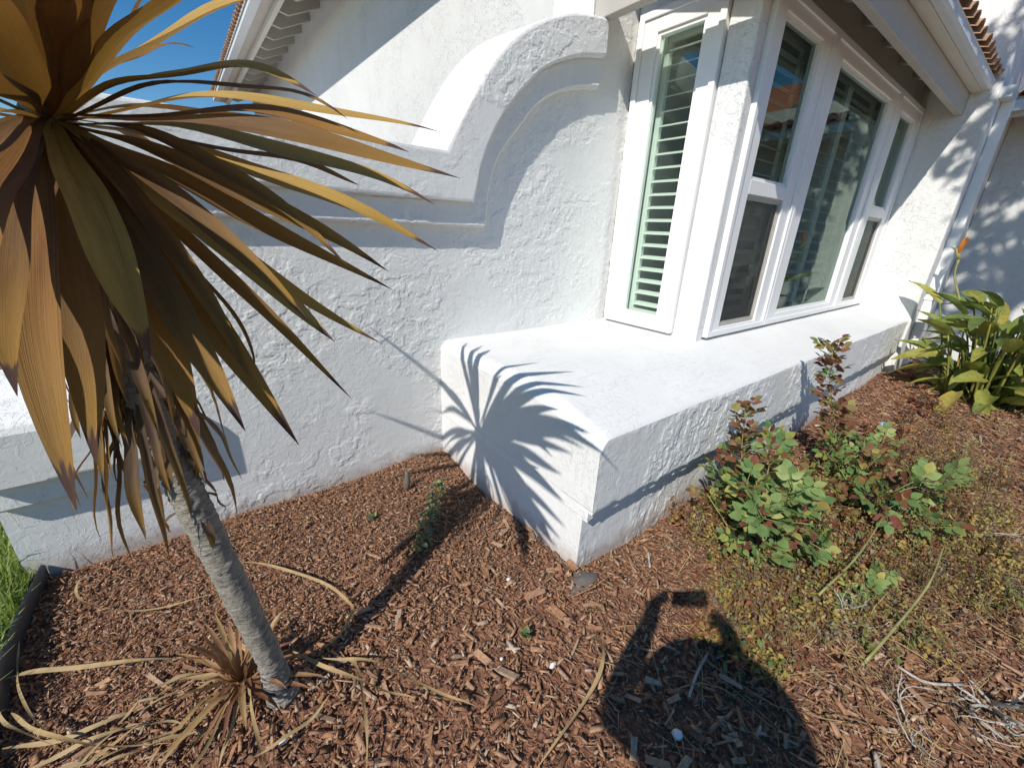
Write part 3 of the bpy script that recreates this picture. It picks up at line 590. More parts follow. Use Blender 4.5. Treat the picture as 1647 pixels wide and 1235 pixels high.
def strap(B, Mi, T, wid, roll, n=18, fold=.30, wave=0.0, curlx=0.0, flat_hint=None):
    """strap leaf from base B through Mi to tip T: V-folded blade, narrow foot, long point; returns verts, faces, uvs"""
    B, Mi, T = Vector(B), Vector(Mi), Vector(T)
    C1 = Mi*2-(B+T)/2
    az = (T-B); az.z = 0
    az = az.normalized() if az.length > .03 else Vector((1, 0, 0)); side0 = Vector((-az.y, az.x, 0))
    V, U = [], []
    for i in range(n+1):
        t = i/n; p = B*(1-t)**2+C1*2*t*(1-t)+T*t*t; tan = ((C1-B)*(1-t)+(T-C1)*t).normalized()
        s = side0 - tan*side0.dot(tan); s.normalize()
        s = Matrix.Rotation(R(roll)*min(1, .2+t*1.4), 3, tan) @ s; nn = s.cross(tan).normalized()
        if nn.z < 0 and abs(roll) < 80: nn = -nn
        wv = wid*.5*(.45+.55*smooth01(t/.4))*(1-max(0, (t-.55)/.45)**1.7*.985)
        wv *= 1+.03*math.sin(9*t+wave)
        off = nn*(.006*math.sin(11*t+wave*3))
        for k, c in enumerate((-1, -.5, 0, .5, 1)):
            V.append(p+s*c*wv+nn*(abs(c)*wv*fold)+off); U.append((c*.5+.5, t))
    F = [(i*5+k, i*5+k+1, (i+1)*5+k+1, (i+1)*5+k) for i in range(n) for k in range(4)]
    return V, F, U
def leafobj(name, V, F, U, mat, parent):
    o = mobj(name, V, F, mat, parent, True); uv = o.data.uv_layers.new(name='UVMap')
    li = np.empty(len(o.data.loops), int); o.data.loops.foreach_get('vertex_index', li)
    uv.data.foreach_set('uv', np.array(U, dtype=np.float32)[li].ravel()); return o
for i, L in enumerate(LEAVES):
    b, m_, t = [Vector(L[j:j+3])-PL for j in (0, 3, 6)]
    V, F, U = strap(b, m_, t, L[9], L[10], 20, .28+.1*random.random(), i*1.7)
    leafobj('leaf', V, F, U, M['pl%d' % L[11]], palm)
CR = Vector((-.18, 1.46, 1.78))-PL
# the rest of the crown: far side, left side and the upright centre
def add_leaf(az, el, L, droop, wid, mat, roll=0):
    d = Vector((math.cos(R(az))*math.cos(R(el)), math.sin(R(az))*math.cos(R(el)), math.sin(R(el))))
    b = CR+d*.04; t = CR+d*L-Vector((0, 0, droop)); mi = CR+d*L*.52-Vector((0, 0, droop*.22))
    V, F, U = strap(b, mi, t, wid, roll, 16, .3, az); leafobj('leaf', V, F, U, M[mat], palm)
for az, el in ((25, 20), (52, 40), (70, 8), (92, 30), (112, 2), (128, 45), (150, 12), (172, 30), (190, 0), (210, 36), (226, 10), (240, 30),
               (60, 68), (190, 70), (300, 66), (80, -30), (140, -28), (200, -25)):
    add_leaf(az, el, random.uniform(.62, .82), random.uniform(.05, .28), random.uniform(.04, .06), random.choice(['pl1', 'pl1', 'pl2']), random.uniform(-15, 15))
# shrivelled skirt of dead leaves hanging along the trunk
for i in range(66):
    a = random.choice([random.uniform(0, 2*math.pi), random.uniform(3.0, 5.2)]); h = random.uniform(1.36, 1.72); f_ = (h-.02)/1.8
    base = Vector(spline([Vector(p)-PL for p in TR], 60)[int(f_*57)]) + Vector((math.cos(a), math.sin(a), 0))*.034
    L = random.uniform(.25, .5); out_ = random.uniform(.03, .15)
    tip = base+Vector((math.cos(a)*out_*1.1, math.sin(a)*out_*1.1, -L)); mi = base+Vector((math.cos(a)*out_*.75, math.sin(a)*out_*.75, -L*.45))
    V, F, U = strap(base, mi, tip, random.uniform(.014, .034), random.uniform(-40, 40), 12, .5, i, 0); leafobj('dead_leaf', V, F, U, M['dead'], palm)
for i in range(14):   # frayed leaf-base stubs on the upper trunk
    a = random.uniform(0, 2*math.pi); h = random.uniform(1.0, 1.3); base = Vector(spline([Vector(p)-PL for p in TR], 60)[int((h/1.8)*57)])+Vector((math.cos(a), math.sin(a), 0))*.034
    tip = base+Vector((math.cos(a)*.035, math.sin(a)*.035, -random.uniform(.06, .16)))
    V, F, U = strap(base, (base+tip)/2+Vector((math.cos(a)*.012, math.sin(a)*.012, 0)), tip, .022, 0, 6, .4, i); leafobj('dead_leaf', V, F, U, M['dead'], palm)

# young sprout at the foot of the trunk
sp = empty('cordyline_sprout', (-.11, 1.36, .01)); tag(sp, 'tuft of red and yellow pointed leaves sprouting beside the leaning trunk', 'plant')
for i in range(40):
    a = i*2.39996; el = R(random.choice([12, 20, 35, 50, 68])); L = random.uniform(.15, .34)
    d = Vector((math.cos(a)*math.cos(el), math.sin(a)*math.cos(el), math.sin(el)))
    b = d*.012; t = d*L-Vector((0, 0, max(0, L*.3*math.cos(el)-.02))); t.z = max(t.z, .01)
    V, F, U = strap(b, d*L*.5+Vector((0, 0, .01)), t, random.uniform(.014, .026), random.uniform(-15, 15), 8, .35, i); leafobj('leaf', V, F, U, M['redleaf'], sp)
# fallen straw-coloured leaves
FALL = [
 ('curled straw leaf arching right of the trunk middle',[(-0.063,2.014),(0.076,1.883),(0.248,1.671),(0.306,1.491),(0.297,1.420),(0.215,1.354),(0.141,1.342)],.022),
 ('hooked straw leaf on the mulch left of the trunk',[(-0.586,2.331),(-0.640,2.259),(-0.616,2.141),(-0.507,2.008),(-0.343,1.910),(-0.149,1.852)],.018),
 ('pale straight straw leaf pointing right from the trunk foot',[(0.058,1.370),(0.172,1.200),(0.296,1.029),(0.371,0.943)],.024),
 ('bowed straw leaf right of the trunk foot, ending farthest right of its group',[(0.147,1.275),(0.259,1.186),(0.353,1.055),(0.461,0.871),(0.527,0.791)],.02),
 ('lone hooked straw leaf in the centre of the mulch bed',[(1.067,0.765),(1.074,0.692),(0.980,0.619),(0.816,0.576),(0.689,0.552),(0.582,0.537)],.026),
 ('straw leaf running down to the bottom edge right of the trunk',[(0.221,1.253),(0.241,1.165),(0.219,1.033),(0.195,0.933),(0.158,0.837)],.02),
 ('long level straw leaf from the red sprout to the edging',[(-0.788,1.859),(-0.623,1.784),(-0.356,1.613),(-0.098,1.451)],.028),
 ('curving straw leaf low in the left corner of the bed',[(-0.722,1.666),(-0.645,1.544),(-0.500,1.386),(-0.302,1.252)],.022),
 ('broad straw leaf lying across the left corner litter',[(-0.728,1.562),(-0.553,1.477),(-0.401,1.457),(-0.266,1.500)],.026),
 (None,[(-0.654,1.440),(-0.518,1.420),(-0.350,1.363),(-0.270,1.304)],.024),
 (None,[(-0.446,1.432),(-0.336,1.484),(-0.213,1.462)],.022),
 ('looped straw leaf end beside the black edging',[(-0.743,1.704),(-0.740,1.656),(-0.692,1.577),(-0.592,1.464)],.018),
 ('narrow straw leaf hanging straight down from the sprout',[(-0.079,1.437),(-0.094,1.259),(-0.090,1.119),(-0.091,1.019)],.02),
 ('straw leaf crossing in front of the trunk foot',[(0.147,1.149),(0.062,1.098),(-0.052,1.081),(-0.167,1.104)],.018),
 ('thin straw leaf leaning along the black edging',[(-0.774,2.026),(-0.741,1.828),(-0.674,1.631),(-0.577,1.453)],.014),
 (None,[(-0.523,1.344),(-0.397,1.363),(-0.216,1.397),(-0.119,1.437)],.02),(None,[(-0.287,1.211),(-0.206,1.257),(-0.115,1.378)],.02),
 (None,[(-0.376,1.237),(-0.286,1.305),(-0.162,1.385)],.02),(None,[(-0.199,1.107),(-0.150,1.206),(-0.095,1.336)],.02),(None,[(-0.472,1.307),(-0.348,1.276),(-0.223,1.248)],.02),
 (None,[(-0.60,1.40),(-0.42,1.33),(-0.20,1.30)],.02),(None,[(-0.45,1.22),(-0.32,1.24),(-0.17,1.34)],.018),(None,[(-0.33,1.08),(-0.24,1.16),(-0.13,1.33)],.018),(None,[(-0.58,1.30),(-0.42,1.40),(-0.25,1.43)],.016)]
def ribbon(pts, wid, zfun, n=26, fold=.25):
    P = spline([(x, y, 0) for x, y in pts], n); V = []; 
    for i, p in enumerate(P):
        t = (P[min(i+1, n-1)]-P[max(i-1, 0)]).normalized(); s = Vector((-t.y, t.x, 0)); u = i/(n-1)
        wv = wid*.5*min(1, .25+u*5)*min(1, .08+(1-u)*3); z = gz(p.x, p.y)+zfun(u)
        tw_ = .75*math.sin(u*7+pts[0][0]*9); s = (s*math.cos(tw_)+Vector((0, 0, 1))*math.sin(tw_))
        for c in (-1, 0, 1): V.append(Vector((p.x, p.y, z+abs(c)*wv*fold))+s*c*wv)
    return V, [(i*3+k, i*3+k+1, (i+1)*3+k+1, (i+1)*3+k) for i in range(n-1) for k in range(2)]
for i, (lab, ps, wd) in enumerate(FALL):
    hgt = .042+.009*(i % 4); V, F = ribbon(ps, wd*.58, lambda u: hgt+.014*math.sin(math.pi*u)+.006*math.sin(13*u+i))
    c = sum(V, Vector())/len(V); c.z = 0; o = mobj('fallen_leaf', [v-c for v in V], F, M['straw'], None, True); o.location = c
    tag(o, lab or 'dry straw-coloured strap leaf in the tangle left of the trunk foot', 'leaf', 'fallen strap leaves')

# ================================================================== mulch
def chips(n, xr, yr, lmin, lmax, lift, flat=.35, dens=None):
    x = rng.uniform(*xr, n); y = rng.uniform(*yr, n)
    keep = ~((y > 2.44) | ((x > 1.29) & (y > 1.04) & (x < 6.95)) | (x < -.80+0*y) | ((x > 6.9) & (y > .95)))
    if dens is not None: keep &= rng.uniform(0, 1, n) < dens(x, y)
    x, y = x[keep], y[keep]; n = len(x)
    L = lmin+(lmax-lmin)*rng.beta(1.3, 3.2, n); W = L*rng.uniform(.10, .42, n); H = W*rng.uniform(.14, .4, n)
    z = np.array([gz(a, b) for a, b in zip(x, y)])+lift+rng.uniform(0, .018, n)
    yaw = rng.uniform(0, 2*np.pi, n); pit = rng.normal(0, flat, n); rol = rng.normal(0, flat*1.2, n)
    cy_, sy_, cp, sp_, cr_, sr_ = np.cos(yaw), np.sin(yaw), np.cos(pit), np.sin(pit), np.cos(rol), np.sin(rol)
    ex = np.stack([cy_*cp, sy_*cp, sp_], 1); ey0 = np.stack([-sy_, cy_, 0*cy_], 1); ez0 = np.cross(ex, ey0)
    ey = ey0*cr_[:, None]+ez0*sr_[:, None]; ez = np.cross(ex, ey)
    V = np.zeros((n, 8, 3)); k = 0
    for sz in (-1, 1):
        for sx_, sy__ in ((-1, -1), (1, -1), (1, 1), (-1, 1)):
            j1 = rng.uniform(.72, 1.05, n); j2 = rng.uniform(.35, 1.1, n)
            V[:, k] = np.stack([x, y, z], 1)+ex*(sx_*L*.5*j1)[:, None]+ey*(sy__*W*.5*j2)[:, None]+ez*(sz*H*.5)[:, None]; k += 1
    F = np.array([(0,3,2,1),(4,5,6,7),(0,1,5,4),(1,2,6,5),(2,3,7,6),(3,0,4,7)])
    return V, F, np.stack([x, y, z], 1), L
def bulk(name, V, F, mat, parent=None):
    n, m_ = V.shape[0], V.shape[1]; me = bpy.data.meshes.new(name); fs = (F[None]+np.arange(n)[:, None, None]*m_).reshape(-1, F.shape[1])
    me.vertices.add(n*m_); me.vertices.foreach_set('co', V.reshape(-1).astype(np.float32))
    me.loops.add(fs.size); me.loops.foreach_set('vertex_index', fs.ravel().astype(np.int32))
    me.polygons.add(len(fs)); me.polygons.foreach_set('loop_start', (np.arange(len(fs))*F.shape[1]).astype(np.int32))
    me.update(calc_edges=True); return lobj(name, me, mat, parent)
parts = [chips(34000, (-.8, 3.2), (-.9, 2.44), .012, .05, .002, .25), chips(3800, (-.8, 2.6), (-.7, 1.5), .03, .085, .010, .2), chips(22000, (-.8, 3.0), (-.9, 2.44), .006, .026, .012, .3),
         chips(16000, (1.3, 8.3), (-1.6, 1.04), .012, .06, .003), chips(14000, (-.8, 1.6), (1.2, 2.44), .010, .04, .004), chips(9000, (2.5, 8.3), (-1.2, 1.04), .03, .11, .006, .25)]
Vall = np.concatenate([p[0] for p in parts]); tag(bulk('bark_mulch', Vall, parts[0][1], M['bark']), 'reddish brown shredded bark mulch covering the planting bed', 'mulch', kind='stuff')
# the largest loose chips, one object each
V, F, Cn, L = chips(420, (-.65, 2.3), (-.35, 1.75), .05, .115, .015, .16); base_me = []
sel = np.argsort(-L)[:300]
for i in sel:
    me = bpy.data.meshes.new('bark_chip'); me.from_pydata([tuple(v) for v in (V[i]-Cn[i])], [], [tuple(f) for f in F]); o = lobj('bark_chip', me, M['bark']); o.location = Cn[i]
    tag(o, 'larger flat piece of brown bark lying loose on the mulch', 'bark chip', 'large loose bark chips')

# ================================================================== small things in the bed
def rock(name, loc, r_, mat, label, cat, seed=1, sq=(1, 1, .7), group=None):
    rd = random.Random(seed); bm = bmesh.new(); bmesh.ops.create_icosphere(bm, subdivisions=3, radius=1)
    ph = [rd.uniform(0, 6) for _ in range(6)]
    for v in bm.verts:
        p = v.co; k = 1+.16*math.sin(2.3*p.x+ph[0])+.14*math.sin(3.1*p.y+ph[1])+.12*math.sin(2.7*p.z+ph[2])+.06*math.sin(6*p.x+5*p.y+ph[3])
        v.co = Vector((p.x*sq[0], p.y*sq[1], p.z*sq[2]))*k*r_
    me = bpy.data.meshes.new(name); bm.to_mesh(me); bm.free(); me.polygons.foreach_set('use_smooth', [True]*len(me.polygons)); o = lobj(name, me, mat); o.location = loc; return tag(o, label, cat, group)
rock('stone', (1.275, .985, -.008), .06, M['stone'], 'grey stone wedged under the front corner of the sill', 'stone', 3, (1.5, .7, .6))
for i, (x, y, r_, lab) in enumerate(((.875, .765, .013, 'pinkish white pebble in the centre of the mulch'), (.98, 1.20, .010, 'white pebble near the foot of the sill corner'), (.72, .90, .007, 'small white pebble alone in the middle of the bed'),
                                   (1.05, .33, .018, 'white pebble inside the shadow of the photographer'), (.62, .47, .012, 'white fleck beside the lower end of the hooked leaf'), (-.03, 1.10, .010, 'white pebble in front of the trunk foot'))):
    rock('pebble', (x, y, gz(x, y)+.025), r_, M['pebble'], lab, 'pebble', 10+i, (1.2, .8, .6), 'white pebbles in the mulch')
rock('glass_gem', (4.9, .60, gz(4.9, .6)+.03), .03, M['blue'], 'shiny blue bead on the mulch behind the rose bushes', 'bead', 8, (1, 1, .7))
# short grey stake by the wall
st = MB().tube([(0, 0, -.03), (.003, 0, .03), (.006, .004, .07), (.004, .01, .10)], [.016, .018, .016, .010], 8).obj('grey_stake', M['stone'], None, True); st.location = (.884, 2.168, .02)
tag(st, 'short grey wooden stake standing in the mulch by the wall', 'stake')
# black edging strip
EP = [(-.775, 2.45), (-.79, 2.22), (-.795, 2.05), (-.79, 1.88), (-.768, 1.70), (-.78, 1.5), (-.80, 1.2), (-.82, .6), (-.85, -.4)]
P = spline([(x, y, 0) for x, y in EP], 60); V = []
for p in P: V += [(p.x-.008, p.y, -.05), (p.x-.008, p.y, .055), (p.x, p.y, .068), (p.x+.012, p.y, .055), (p.x+.012, p.y, -.05)]
tag(mobj('lawn_edging', V, [(i*5+k, i*5+k+1, (i+1)*5+k+1, (i+1)*5+k) for i in range(59) for k in range(4)], M['edging'], None, True), 'black plastic edging strip between the lawn and the mulch', 'edging')
# lawn grass blades
n = 7000; x = -.81-rng.beta(1, 2.5, n)*1.3; y = rng.uniform(.9, 3.6, n); h = rng.uniform(.05, .15, n); a = rng.uniform(0, 6.28, n); ln = rng.uniform(.01, .09, n); wd = rng.uniform(.002, .005, n)
b = np.stack([x, y, 0*x+.02], 1); d = np.stack([np.cos(a), np.sin(a), 0*a], 1); s = np.stack([-np.sin(a), np.cos(a), 0*a], 1)*wd[:, None]; upv = np.array([[0, 0, 1.]])
V = np.stack([b-s, b+s, b+s*.7+d*(ln*.4)[:, None]+upv*(h*.6)[:, None], b-s*.7+d*(ln*.4)[:, None]+upv*(h*.6)[:, None], b+d*ln[:, None]+upv*h[:, None], b+d*(ln*1.01)[:, None]+upv*h[:, None]], 1)
tag(bulk('lawn_grass', V, np.array([(0,1,2,3),(3,2,4,5)]), M['grass']), 'bright green lawn grass at the left edge', 'grass', kind='stuff')

# ------------------------------------------------------------------ leaf shapes
def ovate(L, Wd, n=6, fold=.25, bend=.12):
    """single ovate leaflet along +x: verts, faces"""
    V = [(0, 0, 0)]; F = []
    for i in range(1, n):
        t = i/n; wv = Wd*.5*math.sin(math.pi*t**.8)**.8; zz = -bend*L*t*t
        V += [(t*L, -wv, zz+wv*fold), (t*L, 0, zz), (t*L, wv, zz+wv*fold)]
    V.append((L, 0, -bend*L)); e = len(V)-1
    F += [(0, 2, 1), (0, 3, 2)]
    for i in range(n-2):
        a = 1+i*3; F += [(a, a+1, a+4, a+3), (a+1, a+2, a+5, a+4)]
    a = 1+(n-2)*3; F += [(a, a+1, e), (a+1, a+2, e)]
    return V, F
def compound(L, nl, rd, size):
    """rose leaf: rachis with leaflets, along +x"""
    mb = MB(); mb.tube([(0, 0, 0), (L*.5, 0, .01*L), (L, 0, -.03*L)], [.0022, .0017, .001], 4, False)
    pos = [(L, 0)] + [(L*(.82-.30*k), s_) for k in range((nl-1)//2) for s_ in (-1, 1)]
    for px, s_ in pos:
        V, F = ovate(size*rd.uniform(.8, 1.1), size*rd.uniform(.6, .75), 6, .2, rd.uniform(.05, .25))
        an = s_*rd.uniform(.8, 1.2); tl = rd.uniform(-.3, .3); m_ = Matrix.Translation((px, s_*.004, 0)) @ Matrix.Rotation(an, 4, 'Z') @ Matrix.Rotation(tl, 4, 'X') @ Matrix.Rotation(rd.uniform(-.2, .3), 4, 'Y')
        mb.add([m_ @ Vector(v) for v in V], F)
    return mb
def leaf_bank(name, mat, k, L, nl, size, seed):
    rd = random.Random(seed); out = []
    for i in range(k):
        mb = compound(L*rd.uniform(.85, 1.15), nl, rd, size*rd.uniform(.9, 1.1)); me = bpy.data.meshes.new(name); me.from_pydata([tuple(v) for v in mb.v], [], mb.f)
        me.polygons.foreach_set('use_smooth', [True]*len(me.polygons)); me.materials.append(mat); out.append(me)
    return out
BG = leaf_bank('leaf', M['rose_green'], 6, .09, 5, .056, 1); BRD = leaf_bank('leaf', M['rose_red'], 6, .07, 5, .044, 2); BMX = leaf_bank('leaf', M['rose'], 6, .08, 5, .05, 3)
def put_leaf(me, parent, pos, dirv, rd, sc_=1.0):
    o = lobj('leaf', me, None, parent); d = Vector(dirv).normalized(); q = d.to_track_quat('X', 'Z') @ Matrix.Rotation(rd.uniform(-.7, .7), 3, 'X').to_quaternion()
    o.matrix_local = Matrix.LocRotScale(Vector(pos), q, Vector((sc_,)*3)); return o
def rose(label, base, canes, seed, banks, group='rose bushes by the sill'):
    """canes: list of point lists (relative), each with leaf density, bank index, size"""
    rd = random.Random(seed); e = empty('rose_bush', base); tag(e, label, 'rose bush', group)
    for pts, per, bi, sz, t0 in canes:
        P = spline(pts, 16); L = sum((P[i+1]-P[i]).length for i in range(15))
        MB().tube(P, [max(.0025, .0065*(1-i/17)) for i in range(16)], 6).obj('cane', M['cane'], e, True)
        nlf = int(L*per)
        for k in range(nlf):
            t = t0+(1-t0)*(k+rd.random())/nlf; i = min(int(t*15), 14); p = P[i].lerp(P[i+1], t*15-i); tan = (P[i+1]-P[i]).normalized(); a = k*2.4+rd.uniform(-.5, .5)
            o_ = tan.orthogonal().normalized(); o_ = Matrix.Rotation(a, 3, tan) @ o_; d = o_*1.0+tan*.5+Vector((0, 0, .25))
            st_ = p+o_*.004; put_leaf(rd.choice(banks[bi if rd.random() < .85 else 2]), e, st_, d, rd, sz*rd.uniform(.7, 1.15))
    return e
BK = [BG, BRD, BMX]
def C(*p): return [Vector(q) for q in p]
def extra(seed, n, spread, hmin, hmax, per, mix, sz):
    r_ = random.Random(seed); out = []
    for i in range(n):
        a = r_.uniform(0, 6.28); L = r_.uniform(.3, 1)*spread; h = r_.uniform(hmin, hmax); x, y = math.cos(a)*L, math.sin(a)*L*.8
        out.append((C((0, 0, 0), (x*.2+r_.gauss(0, .02), y*.2, h*.35), (x*.6, y*.6+r_.gauss(0, .03), h*.75), (x, y, h)), per, r_.choice(mix), sz*r_.uniform(.8, 1.15), .25))
    return out
rose('leafy green rose bush close in front of the sill, with a red-tipped upper shoot', (2.16, .58, gz(2.16, .58)),
     [(C((0,0,0),(.03,.06,.2),(.10,.20,.48),(.13,.26,.76)), 40, 1, 1.0, .45), (C((0,0,0),(.08,.05,.2),(.30,.12,.40),(.52,.22,.50)), 34, 2, 1.1, .4),
      (C((0,0,0),(-.02,-.02,.15),(-.02,.02,.32),(.02,.08,.44)), 30, 0, 1.35, .3), (C((0,0,0),(.08,-.06,.15),(.16,-.08,.30),(.26,-.06,.36)), 30, 0, 1.25, .25), (C((0,0,0),(-.08,-.06,.10),(-.12,-.06,.22),(-.13,-.02,.30)), 34, 0, 1.1, .3), (C((0,0,0),(.12,.12,.2),(.3,.3,.34),(.5,.42,.38)), 30, 2, 1.0, .3),
      (C((0,0,0),(.05,-.12,.10),(.08,-.20,.20),(.06,-.26,.22)), 40, 0, 1.1, .3), (C((0,0,0),(-.05,.10,.12),(-.05,.22,.22),(-.02,.30,.26)), 44, 1, .8, .2),
      (C((0,0,0),(.15,.02,.16),(.36,.02,.26),(.56,.03,.28)), 34, 0, 1.1, .3), (C((0,0,0),(.0,.10,.14),(.08,.24,.30),(.12,.34,.36)), 34, 2, 1.0, .3)]+extra(31, 13, .34, .16, .52, 34, (0, 0, 1, 2, 2), 1.05), 21, BK)
rose('tall thin rose shoot with reddish leaves rising above the sill edge', (3.55, .58, gz(3.55, .58)),
     [(C((0,0,0),(-.05,.03,.2),(-.12,.10,.48),(-.18,.18,.74),(-.20,.22,1.0)), 40, 1, 1.25, .35), (C((0,0,0),(.0,.06,.15),(.06,.14,.30),(.20,.20,.42)), 26, 2, 1.1, .4),
      (C((0,0,0),(.15,-.05,.10),(.4,-.1,.16),(.7,-.1,.16)), 24, 0, 1.2, .2), (C((0,0,0),(-.1,-.10,.12),(-.25,-.15,.2),(-.45,-.2,.2)), 26, 2, 1.2, .2)]+extra(32, 6, .4, .1, .35, 26, (1, 2, 0), 1.1), 22, BK)
rose('sparse rose bush with dark red leaves in the middle of the right bed', (3.15, .32, gz(3.15, .32)),
     [(C((0,0,0),(.1,.05,.12),(.3,.1,.2),(.5,.1,.22)), 30, 1, 1.2, .2), (C((0,0,0),(-.05,-.1,.1),(-.1,-.22,.18),(-.2,-.3,.2)), 30, 2, 1.2, .2), (C((0,0,0),(.2,-.1,.1),(.45,-.2,.16),(.7,-.24,.16)), 26, 0, 1.3, .2),
      (C((0,0,0),(-.12,.03,.1),(-.32,.06,.16),(-.5,.08,.2)), 28, 1, 1.1, .2)]+extra(33, 10, .5, .08, .34, 26, (1, 1, 2), 1.1), 23, BK)
rose('low rose sprig with small green leaves near the white dead branch', (2.28, .06, gz(2.28, .06)),
     [(C((0,0,0),(.05,.05,.05),(.12,.08,.08),(.2,.06,.1)), 60, 0, .8, .1), (C((0,0,0),(-.03,.05,.05),(-.06,.12,.08)), 60, 0, .7, .1)], 24, BK)
# bare green-yellow rose canes lying over the bed
for i, (lab, ps) in enumerate((('yellow-green cane slanting over the mulch right of the white branch', [(1.86, .02, .03), (2.15, -.02, .10), (2.45, -.05, .17), (2.72, -.04, .24)]),
                               ('thin green cane reaching left above the dry weeds', [(2.02, .24, .10), (2.35, .20, .18), (2.75, .20, .24)]),
                               ('straight green cane through the rose leaves', [(2.6, .42, .12), (2.78, .5, .22), (3.0, .6, .3)]))):
    o = MB().tube(spline(ps, 12), [.006]*4+[.005]*4+[.003]*4, 6).obj('rose_cane', M['cane'], None, True); tag(o, lab, 'cane', 'bare rose canes')

# ------------------------------------------------------------------ dry weeds and ground cover (uncountable)
def tufts(name, label, n, centers, mat, lsz, hmax, seed):
    r_ = np.random.default_rng(seed); cs = np.array(centers); idx = r_.choice(len(cs), n, p=cs[:, 4]/cs[:, 4].sum())
    x = cs[idx, 0]+r_.normal(0, 1, n)*cs[idx, 2]; y = cs[idx, 1]+r_.normal(0, 1, n)*cs[idx, 3]
    # clump them
    cx_ = np.round(x/.045)*.045; cy_ = np.round(y/.045)*.045; hx = np.sin(cx_*91.7+cy_*47.3)*.5+.5; keep = (hx > .28) & ~((x > 1.28) & (y > 1.03)); x, y, hx = x[keep], y[keep], hx[keep]; n = len(x)
    z = np.array([gz(a, b) for a, b in zip(x, y)])+r_.uniform(.004, 1, n)**1.3*hmax*(.3+.9*hx)
    L = r_.uniform(.4, 1.2, n)*lsz; W = L*r_.uniform(.35, .7, n); a = r_.uniform(0, 6.28, n); el = r_.normal(.3, .5, n)
    d = np.stack([np.cos(a)*np.cos(el), np.sin(a)*np.cos(el), np.sin(el)], 1); s = np.stack([-np.sin(a), np.cos(a), r_.normal(0, .4, n)], 1); b = np.stack([x, y, z], 1)
    V = np.stack([b, b+d*(L*.5)[:, None]-s*(W*.5)[:, None], b+d*L[:, None]+np.array([[0, 0, -.15]])*L[:, None], b+d*(L*.5)[:, None]+s*(W*.5)[:, None]], 1)
    o = bulk(name, V, np.array([(0, 1, 2), (0, 2, 3)]), mat); tag(o, label, 'weeds', kind='stuff'); return o
def sprigs(name, label, n, centers, mat, seed, tones=(.1, .2, .3, .42, .5, .58, .62, .66, .74, .78, .84, .84, .92), lf=1.0):
    """low bushy sprigs: each a few wiry stems carrying small leaves of one tone"""
    r_ = random.Random(seed); cs = centers; wts = [c[4] for c in cs]; V = []; T = []
    for s_ in range(n):
        c = r_.choices(cs, wts)[0]; x = r_.gauss(c[0], c[2]); y = r_.gauss(c[1], c[3])
        if x > 1.26 and y > 1.02: continue
        tone = r_.choice(tones) + r_.uniform(-.04, .04); z0 = gz(x, y); big = r_.uniform(.5, 1.25)
        for q in range(r_.randint(3, 7)):
            a = r_.uniform(0, 6.28); hgt = r_.uniform(.03, .15)*big*c[5]; ln = r_.uniform(.02, .10)*big; tip = Vector((x+math.cos(a)*ln, y+math.sin(a)*ln, z0+hgt)); b0 = Vector((x, y, z0))
            for k in range(r_.randint(6, 12)):
                t = r_.uniform(.2, 1); p = b0.lerp(tip, t)+Vector((r_.gauss(0, .008), r_.gauss(0, .008), r_.gauss(.004, .006))); L = r_.uniform(.010, .030)*big*lf; W = L*r_.uniform(.28, .62); an = r_.uniform(0, 6.28); el = r_.gauss(.35, .5)
                d = Vector((math.cos(an)*math.cos(el), math.sin(an)*math.cos(el), math.sin(el))); sd = Vector((-math.sin(an), math.cos(an), r_.gauss(0, .4))); V.append([p, p+d*L*.5-sd*W*.5, p+d*L-Vector((0, 0, L*.2)), p+d*L*.5+sd*W*.5]); T += [tone]*4
            w_ = Vector((-math.sin(a), math.cos(a), 0))*.0012; V.append([b0-w_, b0+w_, tip+w_*.5, tip-w_*.5]); T += [.88]*4
    o = bulk(name, np.array([[tuple(v) for v in f] for f in V]), np.array([(0, 1, 2), (0, 2, 3)]), mat); at = o.data.attributes.new('tone', 'FLOAT', 'POINT'); at.data.foreach_set('value', np.array(T, dtype=np.float32)); tag(o, label, 'weeds', kind='stuff')
sprigs('dry_weeds', 'yellowing dry weeds and small leaves carpeting the bed under the roses', 1500,
      [(2.02, .42, .13, .12, 3, 1.3), (1.80, .34, .09, .09, 1.3, 1.2), (1.55, .44, .05, .04, .35, 1.2), (1.62, .30, .05, .05, .35, 1), (2.35, .25, .22, .12, 1.6, 1.1), (2.9, .15, .35, .14, 2.4, 1.5), (3.3, -.12, .3, .13, 2.2, 1.7), (2.9, .5, .4, .18, 2.0, 1.3), (3.5, .3, .4, .2, 2.2, 1.4), (2.5, .6, .2, .15, 1.5, 1.5), (4.1, .12, .35, .2, 2.8, 2.0), (3.0, -.22, .3, .12, 1.4, 1.5), (2.12, .74, .07, .10, 1.2, 1.5), (2.3, -.05, .2, .08, .5, .8), (5.2, .2, .4, .2, .6, 1.2)], M['weed_tone'], 4)
sprigs('red_leaf_litter', 'dark red rose leaves scattered low across the right bed', 150, [(4.3, .48, .35, .10, 2, .8), (3.4, .36, .3, .15, 2, .9), (2.9, .2, .3, .15, 1.5, .9), (5.6, .45, .4, .15, .8, .8)], M['weed_tone'], 8, (.70, .74, .78, .82), 1.9)
tufts('low_green_cover', 'small green leaves growing low among the dry weeds', 1100, [(2.2, .4, .25, .2, 2), (2.9, .3, .4, .2, 2), (3.6, .2, .4, .2, 1), (1.5, .36, .07, .05, .3)], M['rose'], .045, .15, 5)
tw = MB(); rr = random.Random(9)
